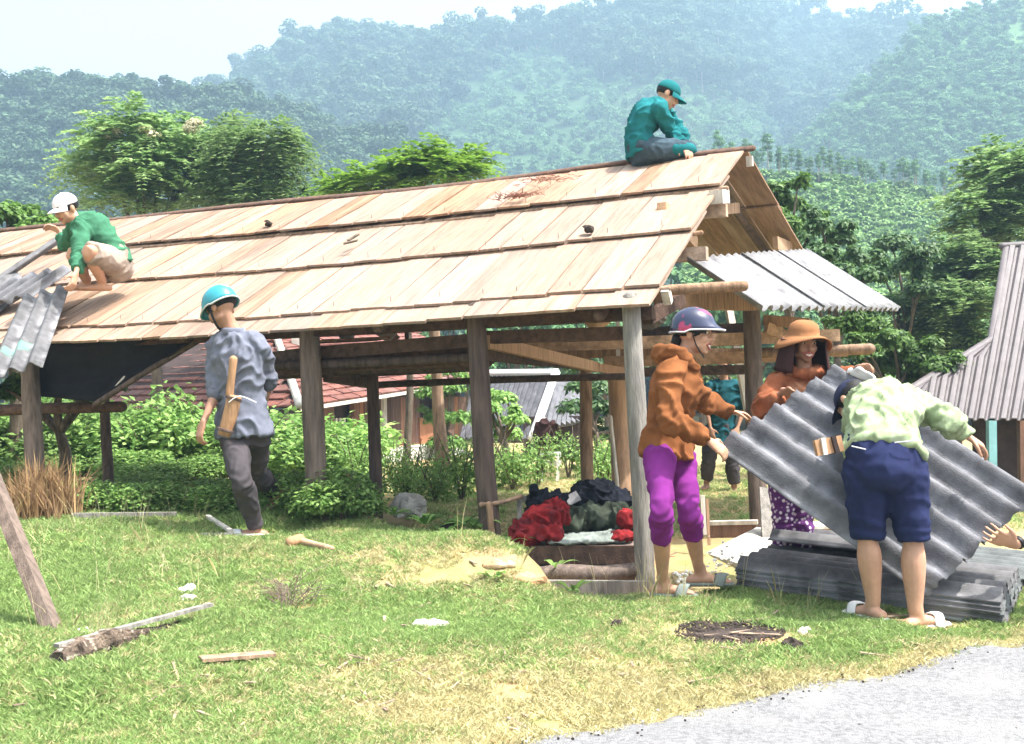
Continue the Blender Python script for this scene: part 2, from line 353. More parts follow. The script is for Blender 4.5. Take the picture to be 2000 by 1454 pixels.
# road: a sheet on the ground with a ragged edge
EDGE = [G(*p) for p in [(1060, 1450), (1180, 1432), (1300, 1400), (1420, 1374), (1560, 1342), (1700, 1315), (1850, 1283), (2000, 1254)]]
e0 = EDGE[0] + (EDGE[0] - EDGE[2]) * 6; e1 = EDGE[-1] + (EDGE[-1] - EDGE[-3]) * 5
EDGE = [e0] + EDGE + [e1]
def edge_at(x):
    xs = [e.x for e in EDGE]; return float(np.interp(x, xs, [e.y for e in EDGE]))
M['road'] = mat('pale_chip_road', (.21, .208, .213), .9, .25, 45, .7, 160, col2=(.115, .113, .116), fac=(.3, .6), patch=((.25, .247, .245), 3, .5, .7))
rv, rf = [], []; xs = np.arange(e0.x, e1.x, .06); K = [0, .03, .08, .16, .3, .5, .8, 1.2, 1.8, 2.6, 4, 6]
for x in xs:
    ye = edge_at(x) + .05 * noise.noise(Vector((x * 3, 0, 0))) + .03 * noise.noise(Vector((x * 11, 2, 0)))
    for k, t in enumerate(K):
        y = ye - t; z = h1(x, y) + (.006 + .018 * min(1, t / .3)); rv.append((x, y, z - (.03 if k == 0 else 0)))
for i in range(len(xs) - 1):
    for k in range(len(K) - 1):
        a = i * len(K) + k; rf.append((a, a + 1, a + len(K) + 1, a + len(K)))
rm = bpy.data.meshes.new("road"); rm.from_pydata(rv, [], rf); rm.update()
tag(link("road", rm, M['road'], smooth=True), kind='structure')

# ------------------------------------------------------------------ scatter of unlinked prototypes (stuff only)
def leafquads(cen, dirs, nrm, ln, wd):
    """diamond leaves: base, side, tip, side; all arrays (n,3)"""
    dirs = dirs / np.linalg.norm(dirs, axis=1, keepdims=True)
    sd = np.cross(dirs, nrm); sd /= np.linalg.norm(sd, axis=1, keepdims=True) + 1e-9
    nn = np.cross(sd, dirs); n = len(cen); ln = np.broadcast_to(ln, n)[:, None]; wd = np.broadcast_to(wd, n)[:, None]
    v = np.empty((n, 4, 3)); v[:, 0] = cen; v[:, 1] = cen + dirs * ln * .45 + sd * wd * .5 + nn * wd * .15
    v[:, 2] = cen + dirs * ln; v[:, 3] = cen + dirs * ln * .45 - sd * wd * .5 + nn * wd * .15
    return v
def quads_mesh(name, v, tint=None, tris=False):
    n = len(v); k = v.shape[1]; me = bpy.data.meshes.new(name)
    me.vertices.add(n * k); me.vertices.foreach_set("co", v.reshape(-1).astype('f'))
    me.loops.add(n * k); me.loops.foreach_set("vertex_index", np.arange(n * k, dtype='i'))
    me.polygons.add(n); me.polygons.foreach_set("loop_start", np.arange(0, n * k, k, dtype='i')); me.polygons.foreach_set("loop_total", np.full(n, k, 'i'))
    me.update(calc_edges=True)
    at = me.attributes.new("tint", 'FLOAT', 'FACE'); at.data.foreach_set("value", (RNG.random(n) if tint is None else tint).astype('f'))
    return me
def scatter(name, pts, scl, rot, protos, idx=None):
    n = len(pts); me = bpy.data.meshes.new(name); me.vertices.add(n); me.vertices.foreach_set("co", np.asarray(pts, 'f').ravel())
    a = me.attributes.new("scl", 'FLOAT_VECTOR', 'POINT'); s = np.asarray(scl, 'f'); s = np.repeat(s[:, None], 3, 1) if s.ndim == 1 else s; a.data.foreach_set("vector", s.ravel())
    a = me.attributes.new("rot", 'FLOAT_VECTOR', 'POINT'); a.data.foreach_set("vector", np.asarray(rot, 'f').ravel())
    a = me.attributes.new("idx", 'INT', 'POINT'); a.data.foreach_set("value", (RNG.integers(0, len(protos), n) if idx is None else np.asarray(idx)).astype('i'))
    c = bpy.data.collections.new(name + "_kinds")
    for k, p in enumerate(protos): c.objects.link(p)
    o = link(name, me)
    g = bpy.data.node_groups.new(name, 'GeometryNodeTree')
    g.interface.new_socket("Geometry", in_out='INPUT', socket_type='NodeSocketGeometry'); g.interface.new_socket("Geometry", in_out='OUTPUT', socket_type='NodeSocketGeometry')
    N = g.nodes.new; L = g.links.new; gi = N("NodeGroupInput"); go = N("NodeGroupOutput"); ip = N("GeometryNodeInstanceOnPoints"); ci = N("GeometryNodeCollectionInfo")
    ci.inputs['Collection'].default_value = c; ci.inputs['Separate Children'].default_value = True; ci.inputs['Reset Children'].default_value = True
    def na(nm, t):
        q = N("GeometryNodeInputNamedAttribute"); q.data_type = t; q.inputs['Name'].default_value = nm; return [x for x in q.outputs if x.enabled and x.name == 'Attribute'][0]
    L(gi.outputs[0], ip.inputs['Points']); L(ci.outputs[0], ip.inputs['Instance']); ip.inputs['Pick Instance'].default_value = True
    L(na("idx", 'INT'), ip.inputs['Instance Index']); L(na("rot", 'FLOAT_VECTOR'), ip.inputs['Rotation']); L(na("scl", 'FLOAT_VECTOR'), ip.inputs['Scale'])
    L(ip.outputs[0], go.inputs[0]); md = o.modifiers.new("scatter", 'NODES'); md.node_group = g
    return tag(o, kind='stuff')
def proto(me, mt):
    me.materials.append(mt) if not me.materials else None
    return bpy.data.objects.new(me.name, me)
def unit(n):
    v = RNG.normal(size=(n, 3)); return v / np.linalg.norm(v, axis=1, keepdims=True)
def upn(v, s=.6):
    w = v + unit(len(v)) * .7; w[:, 2] += s; return w / np.linalg.norm(w, axis=1, keepdims=True)
def tree_proto(name, mt, n=300, shape='round', leaf=.20):
    """unit-high tree crown of leaf clumps (far forest)"""
    nb = RNG.integers(6, 10); V = []
    for b in range(nb):
        if shape == 'round': c = np.array([*(RNG.normal(size=2) * .2), RNG.uniform(.35, .85)]); r = RNG.uniform(.14, .24)
        elif shape == 'tall': c = np.array([*(RNG.normal(size=2) * .09), RNG.uniform(.25, .95)]); r = RNG.uniform(.09, .16)
        else: c = np.array([*(RNG.normal(size=2) * .28), RNG.uniform(.55, .9)]); r = RNG.uniform(.12, .18)
        m = n // nb; d = unit(m); p = c + d * r * RNG.uniform(.7, 1.05, (m, 1)) * np.array([1, 1, .75])
        nn = upn(d); dr = np.cross(nn, unit(m)); V.append(leafquads(p - dr * leaf * .4, dr, nn, leaf * RNG.uniform(.6, 1.2, m), leaf * .8))
    v = np.concatenate(V); me = quads_mesh(name, v)
    tr = MB().tube([(0, 0, 0), (.01, 0, .4), (0, .01, .8)], [.018, .014, .006], seg=5, sub=1, cap=False)
    # trunk quads as faces of the same prototype
    bm = bmesh.new(); bm.from_mesh(me); k = [bm.verts.new(q) for q in tr.v]
    for f in tr.f[:-2]:
        fc = bm.faces.new([k[i] for i in f]); fc.material_index = 1
    bm.to_mesh(me); bm.free(); me.materials.append(mt); me.materials.append(M['bark_pale'])
    return bpy.data.objects.new(name, me)
# ------------------------------------------------------------------ hills
M['hill'] = mat('hill_undergrowth', (.035, .075, .025), .95, .3, .05, 0, col2=(.02, .045, .016))
M['hill_light'] = mat('light_hill_undergrowth', (.08, .15, .05), .95, .3, .05, 0, col2=(.05, .11, .035))
def hill(name, sky_pts, base_py, Y0, Y1, px0, px1, mt, nU=90, nT=30, bulge=1.0, yoff=None, low=0):
    sx = [p[0] for p in sky_pts]; sy = [p[1] + low for p in sky_pts]
    def S(px, t):
        top = np.interp(px, sx, sy); py = base_py + (top - base_py) * t
        Y = Y0 + (Y1 - Y0) * t ** bulge + (yoff(px, t) if yoff else 0)
        return P(px, py, Y)
    vs = [S(px, t) for t in np.linspace(0, 1, nT) for px in np.linspace(px0, px1, nU)]
    # back side drops away behind the crest
    for px in np.linspace(px0, px1, nU):
        q = S(px, 1).copy(); q.y += (Y1 - Y0) * .35; q.z -= 30; vs.append(q)
    for px in np.linspace(px0, px1, nU):
        q = S(px, 1).copy(); q.y += (Y1 - Y0) * .5; q.z = -2; vs.append(q)
    fs = [(j * nU + i, j * nU + i + 1, (j + 1) * nU + i + 1, (j + 1) * nU + i) for j in range(nT + 1) for i in range(nU - 1)]
    me = bpy.data.meshes.new(name); me.from_pydata(vs, [], fs); me.update()
    tag(link(name, me, mt, smooth=True), kind='structure'); return S
skyB = [(-900, 240), (-300, 205), (0, 190), (300, 190), (380, 180), (440, 172), (470, 138), (505, 112), (575, 80), (640, 66), (700, 52), (780, 66), (860, 68), (960, 52), (1100, 38), (1200, 20), (1300, -10), (1400, -15), (1470, 5), (1500, 26), (1560, 42), (1600, 30), (1640, 40), (2000, 60), (2900, 60)]
SB = hill("hill", skyB, 803, 95, 330, -700, 2500, M['hill'], yoff=lambda px, t: 50 * math.exp(-((px - 1560) / 150) ** 2) * t, low=34)
skyA = [(-900, 120), (-300, 160), (0, 168), (60, 166), (150, 160), (250, 163), (300, 172), (380, 176), (440, 180), (560, 215), (700, 260), (900, 330), (1100, 420), (1300, 520)]
SA = hill("hill", skyA, 803, 80, 190, -600, 1280, M['hill'], low=48)
skyC = [(1290, 420), (1400, 352), (1500, 305), (1590, 240), (1640, 190), (1700, 135), (1760, 80), (1800, 40), (1900, 5), (2000, -20), (2300, -120), (2900, -160)]
SCc = hill("hill", skyC, 800, 100, 235, 1300, 2600, M['hill_light'], low=16)
skyD = [(1340, 322), (1440, 330), (1520, 342), (1600, 350), (1700, 362), (1800, 375), (1900, 392), (1960, 402), (2100, 430), (2400, 470), (2700, 500)]
SD = hill("hill", skyD, 795, 40, 92, 1330, 2600, M['hill_light'], bulge=1.0)
fk = [tree_proto("forest_tree", L_['forest'], 1000, s, l) for s, l in [('round', .075), ('round', .085), ('tall', .07), ('flat', .075), ('round', .07), ('tall', .065), ('flat', .07), ('round', .09)]]
pk = [tree_proto("plantation_tree", L_['plantation'], 500, s, .09) for s in ('tall', 'round', 'tall', 'round')]
def plant(name, items, protos):
    n = len(items); pts = [i[0] for i in items]; sc = np.array([i[1] for i in items])
    rot = np.zeros((n, 3)); rot[:, 2] = RNG.uniform(0, 6.28, n); rot[:, 0] = RNG.normal(0, .06, n)
    s3 = np.stack([sc * RNG.uniform(.85, 1.35, n), sc * RNG.uniform(.85, 1.35, n), sc], 1)
    return scatter(name, pts, s3, rot, protos)
items, itp = [], []
def light_zone(px, py):   # plantations on the lower slopes of the far hill
    w = 40 * noise.noise(Vector((px * .008, py * .008, 1)))
    return py + w > np.interp(px, [0, 760, 830, 1000, 1240, 1400, 1560, 1620, 2000], [999, 400, 250, 105, 150, 200, 262, 999, 999])
for k in range(9500):
    px = RNG.uniform(-500, 2300); t = RNG.random() ** .85; p = SB(px, t); q = proj(p)
    if light_zone(*q) and q[0] > 760: itp.append((p - Vector((0, 0, .3)), RNG.uniform(3.0, 4.6)))
    else: items.append((p - Vector((0, 0, .6)), RNG.choice([RNG.uniform(6, 10.5), RNG.uniform(10, 14)], p=[.85, .15])))
for k in range(420): # crest trees stand clear against the sky
    px = RNG.uniform(-500, 2300); items.append((SB(px, RNG.uniform(.97, 1)) - Vector((0, 0, .8)), RNG.uniform(5, 10)))
for k in range(3800):
    px = RNG.uniform(-450, 1250); t = RNG.random() ** .8; items.append((SA(px, t) - Vector((0, 0, .5)), RNG.uniform(4.5, 8.5)))
for k in range(240):
    px = RNG.uniform(-450, 520); items.append((SA(px, RNG.uniform(.96, 1)) - Vector((0, 0, .5)), RNG.uniform(3.5, 7)))
plant("forest", items, fk)
for k in range(5200):
    px = RNG.uniform(1310, 2450); t = RNG.random() ** .8; p = SCc(px, t); q = proj(p)
    if q[1] < -80: continue
    itp.append((p - Vector((0, 0, .2)), RNG.uniform(2.4, 3.8)))
plant("plantation_forest", itp, pk)
tk = [tree_proto("tea_bush", L_['tea'], 130, 'round', .34) for s in range(3)]
itt = []
for k in range(7000):
    px = RNG.uniform(1340, 2350); row = RNG.integers(0, 60); t = min(1, (row + RNG.uniform(-.22, .22)) / 60 + .012 * math.sin(px * .012)); t = max(t, .0)
    p = SD(px, t); itt.append((p - Vector((0, 0, .1)), RNG.uniform(.55, .95)))
sc_ = plant("tea_field", itt, tk)

# ------------------------------------------------------------------ trees that stand on their own
def fronds(cen, out, n_leaf, ln, droop, lw, ll):
    """feathery compound leaves: a drooping midrib with paired leaflets"""
    V = []
    for c, d in zip(cen, out):
        d = d / np.linalg.norm(d); L = ln * RNG.uniform(.7, 1.25); sd = np.cross(d, [0, 0, 1.]); sd = sd / (np.linalg.norm(sd) + 1e-6)
        t = (np.arange(n_leaf) + .5) / n_leaf; ps = c + np.outer(t * L, d) + np.outer(-droop * L * t ** 2, [0, 0, 1.])
        for s in (-1, 1):
            dr = np.tile(sd * s, (n_leaf, 1)) + d * .45 + np.array([0, 0, -.25]) + RNG.normal(0, .12, (n_leaf, 3))
            V.append(leafquads(ps, dr, np.tile([0, 0, 1.], (n_leaf, 1)) + RNG.normal(0, .2, (n_leaf, 3)), ll * (1.15 - .7 * t), lw))
    return np.concatenate(V)
def crown_mesh(name, blobs, mode, n, leaf, mt):
    V = []; tot = sum(b[1] ** 2 for b in blobs)
    for c, r in blobs:
        m = max(6, int(n * r * r / tot)); d = unit(m); d[:, 2] = np.abs(d[:, 2]) * .9 - .25 * RNG.random(m)
        p = np.array(c) + d * r * (RNG.random((m, 1)) ** .45) * np.array([1, 1, .8])
        if mode == 'feather': V.append(fronds(p, d + np.array([0, 0, .15]) + RNG.normal(0, .25, (m, 3)), 9, leaf * 4.2, .55, leaf * .42, leaf * 1.25))
        elif mode == 'droop': V.append(fronds(p, d * .7 + RNG.normal(0, .2, (m, 3)) + np.array([0, 0, -.1]), 7, leaf * 4.6, 1.1, leaf * .34, leaf * 1.4))
        else:
            nn = upn(d, .8); dr = np.cross(nn, unit(m)) + np.array([0, 0, -.25]); V.append(leafquads(p, dr, nn, leaf * RNG.uniform(.6, 1.25, m), leaf * .5))
    me = quads_mesh(name, np.concatenate(V)); me.materials.append(mt); return me
def tree(base, top_h, blobs, mode, n, leaf, mt, label, group=None, trunk_r=.08, bark='bark', name="tree", forks=5):
    base = Vector(base); t = thing(name, base, label, 'tree', group)
    base_b = list(blobs)
    for b in base_b:
        for k in range(2):
            d = unit(1)[0]; d[2] = abs(d[2]) * .8; blobs = blobs + [(Vector(b[0]) + Vector(d) * b[1] * .95, b[1] * RNG.uniform(.28, .5))]
    blobs = [(b[0], b[1] * (.82 if i < len(base_b) else 1)) for i, b in enumerate(blobs)]
    link("crown", crown_mesh("crown", [(np.array(b[0]), b[1]) for b in blobs], mode, n, leaf, mt), parent=t)
    mb = MB(); cen = sum((Vector(b[0]) for b in blobs), Vector()) / len(blobs)
    fork = base.lerp(Vector((cen.x, cen.y, cen.z)), .55); mb.tube([base - Vector((0, 0, .1)), base.lerp(fork, .5) + Vector((.05, .03, 0)), fork], [trunk_r, trunk_r * .85, trunk_r * .65], seg=8, sub=3)
    mb.build("trunk", M[bark], t, True)
    lb = MB()
    for b in sorted(blobs, key=lambda b: -b[1])[:forks + 3]:
        e = Vector(b[0]); mid = fork.lerp(e, .5) + Vector((random.uniform(-.1, .1), random.uniform(-.1, .1), .1 * (e - fork).length))
        lb.tube([fork, mid, e + Vector((0, 0, b[1] * .3))], [trunk_r * .5, trunk_r * .3, trunk_r * .1], seg=6, sub=3)
    lb.build("limb", M[bark], t, True)
    return t
def pxblobs(lst, Y, dY=.6):
    return [(P(px, py, Y + RNG.uniform(-dY, dY)), r * Y / F) for px, py, r in lst]
def gz(px, Y): p = P(px, 900, Y); return Vector((p.x, p.y, h1(p.x, p.y) if Y < 30 else .5))
T = tree(gz(300, 19), 6, pxblobs([(215, 300, 62), (265, 275, 60), (330, 280, 62), (395, 290, 58), (210, 355, 58), (280, 350, 70), (350, 345, 66), (410, 350, 52), (240, 405, 60), (330, 400, 66), (400, 405, 50), (180, 330, 40)], 19), 'feather', 1000, .145, L_['feather'],
     'broad feathery green tree with cream blossom at its top behind the plank roof', trunk_r=.11)
bl = MB()
for px, py in [(205, 250), (285, 252), (380, 238), (370, 250), (226, 256), (298, 262), (215, 262)]:
    V = crown_mesh("blossom", [(np.array(P(px, py + 4, 18.3)), .15)], 'broad', 240, .06, L_['blossom']); link("blossom", V, parent=T)
tree(gz(480, 18.4), 6, pxblobs([(465, 255, 34), (455, 290, 48), (520, 285, 44), (555, 300, 34), (500, 330, 58), (545, 345, 44), (450, 345, 44), (470, 385, 48), (530, 390, 50), (500, 410, 40), (560, 270, 22)], 18.4), 'droop', 800, .14, L_['feather'],
     'drooping long-leaved tree just right of the blossoming tree above the roof', trunk_r=.08)
tree(gz(790, 16), 6, pxblobs([(840, 315, 24), (800, 335, 26), (760, 345, 26), (720, 362, 24), (880, 330, 24), (925, 325, 20), (690, 370, 22), (850, 350, 28), (800, 370, 30), (660, 380, 22), (910, 348, 18)], 16, .4), 'feather', 420, .13, L_['bright'],
     'bright yellow-green feathery tree top showing over the middle of the ridge', trunk_r=.06)
tree(gz(600, 17), 6, pxblobs([(610, 385, 22), (640, 400, 24), (580, 400, 22), (660, 395, 18)], 17, .4), 'broad', 900, .09, L_['dark'], 'low dark treetop peeping over the ridge between two feathery trees', trunk_r=.05)
tree(gz(20, 13), 5, pxblobs([(10, 420, 50), (50, 440, 44), (-40, 420, 60), (20, 480, 60), (70, 480, 42), (-30, 500, 70), (40, 530, 60), (95, 520, 34), (80, 450, 28), (-60, 560, 70), (30, 580, 50)], 13), 'broad', 7500, .10, L_['broad'],
     'leafy green tree at the left edge behind the man in the white cap', trunk_r=.09)
for i, (spec, Y, mode, n, lf, mt, lab) in enumerate([
    ([(1510, 370, 30), (1545, 400, 36), (1530, 440, 40), (1570, 450, 38), (1500, 420, 30), (1560, 360, 22), (1590, 420, 24)], 15, 'broad', 4500, .095, 'broad', 'bright green leafy tree just beyond the gable peak'),
    ([(1600, 440, 36), (1640, 470, 44), (1590, 500, 50), (1670, 510, 44), (1620, 540, 54), (1700, 540, 40), (1660, 590, 50), (1590, 580, 40)], 14, 'broad', 9000, .085, 'dark', 'dark leafy tree rising above the bright lean-to sheet'),
    ([(1740, 480, 46), (1780, 520, 50), (1720, 540, 46), (1800, 570, 44), (1750, 600, 54), (1820, 500, 30)], 16, 'broad', 8000, .085, 'dark', 'blue-green bushy tree between the lean-to and the feathery trees'),
    ([(1960, 330, 46), (1920, 360, 36), (2000, 360, 60), (1900, 410, 40), (1960, 430, 56), (1940, 480, 46), (2060, 340, 70), (2050, 430, 60), (1880, 450, 26)], 17.5, 'feather', 800, .14, 'feather', 'tall layered feathery tree at the right edge above the mauve roof'),
    ([(1870, 510, 44), (1840, 560, 50), (1900, 560, 50), (1800, 610, 44), (1860, 620, 56), (1920, 620, 46), (1840, 670, 50), (1900, 690, 44), (1790, 660, 36), (1940, 540, 40)], 16.5, 'feather', 950, .14, 'feather', 'wide feathery tree with spreading branches left of the mauve roof'),
    ([(1700, 640, 50), (1740, 670, 54), (1790, 700, 52), (1720, 720, 50), (1670, 690, 40), (1830, 720, 46), (1780, 740, 40), (1650, 640, 40), (1880, 720, 40)], 12, 'broad', 10000, .075, 'broad', 'dense low green tree behind the woman in the hooded sun hat'),
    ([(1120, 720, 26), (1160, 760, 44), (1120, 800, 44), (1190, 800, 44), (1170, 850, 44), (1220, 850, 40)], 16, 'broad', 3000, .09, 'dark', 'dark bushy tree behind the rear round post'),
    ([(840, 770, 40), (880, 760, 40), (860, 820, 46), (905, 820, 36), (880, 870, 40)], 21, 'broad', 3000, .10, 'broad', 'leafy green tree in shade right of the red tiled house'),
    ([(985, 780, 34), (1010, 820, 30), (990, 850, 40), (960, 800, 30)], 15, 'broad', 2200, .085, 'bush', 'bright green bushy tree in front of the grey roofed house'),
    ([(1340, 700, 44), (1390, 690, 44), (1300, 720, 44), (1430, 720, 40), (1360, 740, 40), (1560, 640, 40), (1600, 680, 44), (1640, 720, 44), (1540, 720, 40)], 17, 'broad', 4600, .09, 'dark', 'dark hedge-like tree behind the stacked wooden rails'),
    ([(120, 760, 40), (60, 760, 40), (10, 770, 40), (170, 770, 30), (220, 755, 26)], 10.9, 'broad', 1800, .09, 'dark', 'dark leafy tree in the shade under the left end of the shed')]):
    mx = sum(b[0] for b in spec) / len(spec); tree(gz(mx, Y), 5, pxblobs(spec, Y), mode, n, lf, L_[mt], lab, trunk_r=.07)
# green slope seen through the open shed: mid trees
mk_ = []
mid = tree(gz(560, 34), 5, pxblobs([(560, 640, 60), (600, 680, 60), (520, 690, 60), (560, 740, 70)], 34), 'broad', 1500, .26, L_['plantation'], 'rounded mid-green tree in the belt of trees beyond the village', 'belt of trees beyond the village', trunk_r=.12)
b0 = Vector(mid.location)
for i in range(26):
    px = 520 + i * 45 + RNG.uniform(-15, 15); Y = RNG.uniform(30, 44); c = copy_tree(mid); q = gz(px, Y); c.location = q
    s = RNG.uniform(.8, 1.25) * Y / 34; c.scale = (s, s, s * RNG.uniform(.85, 1.15)); c.rotation_euler.z = RNG.uniform(0, 6)
# slender trees along the top of the tea field
st = thing("slender_tree", SD(1500, 1.0), 'slender pale-trunked tree in the row along the top of the tea field', 'tree', 'tree row above the tea field')
MB().tube([(0, 0, -.2), (.03, 0, 1.4), (0, .02, 2.8)], [.05, .04, .02], seg=5, sub=2).build("trunk", M['bark_pale'], None, True).parent = st
cw = crown_mesh("crown", [(np.array((0, 0, 2.1)), .5), (np.array((.2, 0, 2.6)), .45), (np.array((-.2, .1, 2.7)), .45), (np.array((0, 0, 3.1)), .4)], 'broad', 600, .2, L_['plantation'])
o = link("crown", cw); o.parent = st
for i in range(125):
    c = copy_tree(st); px = 1400 + i * 6 + RNG.uniform(-5, 5); c.location = SD(px, RNG.uniform(.985, 1.0)) + Vector((0, RNG.uniform(-.5, 3.5), 0)); s = RNG.uniform(.55, .85); c.scale = (s * .75, s * .75, s * RNG.uniform(.85, 1.1)); c.rotation_euler.z = RNG.uniform(0, 6)

# ------------------------------------------------------------------ shrubs
def shrub_mesh(n, r, h, leaf):
    V = []
    for k in range(9):
        a = RNG.uniform(0, 6.28); q = r * .62 * math.sqrt(RNG.random()); c = np.array([q * math.cos(a), q * math.sin(a), RNG.uniform(.25, .8) * h]); m = n // 9
        d = unit(m); p = c + d * r * .5 * RNG.uniform(.5, 1.05, (m, 1)) * np.array([1, 1, .9]); nn = upn(d, .9); dr = np.cross(nn, unit(m)) + d * .5 + np.array([0, 0, -.2])
        V.append(leafquads(p, dr, nn, leaf * RNG.uniform(.6, 1.3, m), leaf * .55))
    return quads_mesh("foliage", np.concatenate(V))
SH = [shrub_mesh(1500, .55, .95, .085) for k in range(3)] + [shrub_mesh(900, .42, .6, .06) for k in range(2)]
for s in SH: s.materials.append(L_['bush'])
stem_me = MB()
for k in range(6): stem_me.tube([(0, 0, -.05), (.12 * math.cos(k), .12 * math.sin(k), .35), (.3 * math.cos(k * 1.1), .3 * math.sin(k * 1.1), .7)], [.012, .009, .004], seg=5, sub=2, cap=False)
stem_me = stem_me.mesh("stem"); stem_me.materials.append(M['bark'])
def shrub(px, Y, s, kind, label, group, zs=1.0, mt=None):
    p = gz(px, Y); t = thing("shrub", p, label, 'shrub', group); f = link("foliage", SH[kind] if mt is None else mt); f.parent = t; q = link("stem", stem_me); q.parent = t
    t.scale = (s, s, s * zs); t.rotation_euler.z = RNG.uniform(0, 6); return t
LAB = 'lush light-green shrub in the thicket under the left half of the shed'
for k in range(30):
    px = -90 + (k % 15) * 54 + RNG.uniform(-12, 12); Y = (13.3 if k < 15 else 15.0) + RNG.uniform(-.4, .4); s_ = 1.25 * (1.0 if k < 15 else 1.15) * RNG.uniform(.9, 1.1)
    if px > 690: continue
    shrub(px, Y, s_, RNG.integers(0, 3), 'tall sunlit shrub in the back of the thicket, before the tiled house', 'sunlit shrubs before the tiled house', RNG.uniform(.5, .95) * (.85 if px > 560 else 1))
for px, Y, s_, zs in [(598, 7.75, .42, .8), (634, 7.6, .50, .75), (668, 7.62, .48, .8), (700, 7.75, .36, .7), (650, 7.95, .55, .8), (570, 8.0, .45, .8), (545, 8.3, .5, .8)] + [(90 + k * 36 + RNG.uniform(-10, 10), 8.25 + RNG.uniform(-.08, .2), RNG.uniform(.36, .5), .62) for k in range(12)] + [(RNG.uniform(-60, 700), RNG.uniform(9.0, 12.9), RNG.uniform(.5, .75), .5) for k in range(34)]:
    near = px > 530 and Y < 8.6 and zs > .64
    shrub(px, Y, s_, RNG.integers(0, 3), 'low leafy shrub at the foot of the post right of the walking man' if near else 'low green shrub in the shade under the left half of the shed', 'shrubs right of the walking man' if near else 'low shaded shrubs under the shed', zs)
LAB2 = 'mid-green shrub in the yard seen between the shed posts'
for px, Y, s in [(770, 12.5, .7), (820, 12.0, .7), (870, 12.8, .8), (900, 11.5, .8), (1000, 13.5, .9), (1050, 13.8, .8), (960, 14, 1.0), (1180, 13.5, .8), (700, 12.5, .8), (790, 11.2, .6), (850, 10.8, .6), (1110, 15, .8), (1230, 14, .9), (1170, 15, .9)]:
    shrub(px, Y, s, 3 + RNG.integers(0, 2), LAB2, 'yard shrubs behind the shed', RNG.uniform(.9, 1.3))

# ------------------------------------------------------------------ grass
def tuft(name, nb, h, lean, w, mt):
    b = RNG.normal(0, .018, (nb, 3)); b[:, 2] = 0; d = RNG.normal(0, lean, (nb, 3)); d[:, 2] = 1; d /= np.linalg.norm(d, axis=1, keepdims=True)
    ln = h * RNG.uniform(.5, 1.15, nb); sd = np.cross(d, unit(nb)); sd /= np.linalg.norm(sd, axis=1, keepdims=True)
    mid_ = b + d * ln[:, None] * .55; tip = b + d * ln[:, None] + np.stack([d[:, 0], d[:, 1], -.25 * np.ones(nb)], 1) * (ln[:, None] * .35)
    v = np.empty((nb, 5, 3)); v[:, 0] = b - sd * w * .5; v[:, 1] = b + sd * w * .5; v[:, 2] = mid_ + sd * w * .4; v[:, 3] = tip; v[:, 4] = mid_ - sd * w * .4
    me = quads_mesh(name, v); me.materials.append(mt); return bpy.data.objects.new(name, me)
gk = [tuft("grass_tuft", 16, .034, .6, .0045, L_['grass']) for k in range(5)]
dk = [tuft("dry_tuft", 16, .036, .85, .0045, L_['dry']) for k in range(5)]
DRYB = [(G(px, py), r, a) for px, py, r, a in [(1050, 1320, .75, 1.1), (1300, 1330, .55, .9), (800, 1350, .6, .8), (1250, 1270, .4, .7), (560, 1300, .5, .5), (420, 1330, .45, .5), (1000, 1405, .5, 1.0), (880, 1430, .5, .8), (900, 1110, .32, 1.5), (980, 1110, .25, 1.6), (820, 1125, .2, 1.3), (650, 1100, .3, .8), (480, 1090, .25, .6), (260, 1075, .3, .5), (700, 1090, .3, .8), (10, 1260, .25, 1.0), (300, 1200, .22, .5), (740, 1100, .3, .7), (1250, 1410, .3, 1.2)]]
BARE = [(G(px, py), r) for px, py, r in [(930, 1108, .20), (985, 1108, .16), (840, 1128, .14), (540, 1140, .08), (450, 1095, .10), (280, 1075, .12), (5, 1262, .12), (690, 1090, .12), (760, 1102, .10), (1420, 1238, .30), (1480, 1245, .2), (1360, 1236, .16), (1060, 1420, .2), (1010, 1360, .1), (1150, 1300, .09), (700, 1380, .08)]]
FEET = [(G(*p).x + ox, G(*p).y) for p in [(1706, 1200), (1795, 1216), (1825, 1212), (500, 1048), (470, 1050), (1296, 1160), (1330, 1162), (1370, 1140), (1400, 1142)] for ox in (-.04, .05)] + [(G(*p).x, G(*p).y - .10) for p in [(1706, 1200), (1795, 1216), (1835, 1212), (490, 1050), (1300, 1162), (1390, 1142)]]
gp, gs, gr, dp, ds, dr_ = [], [], [], [], [], []
NG = 0
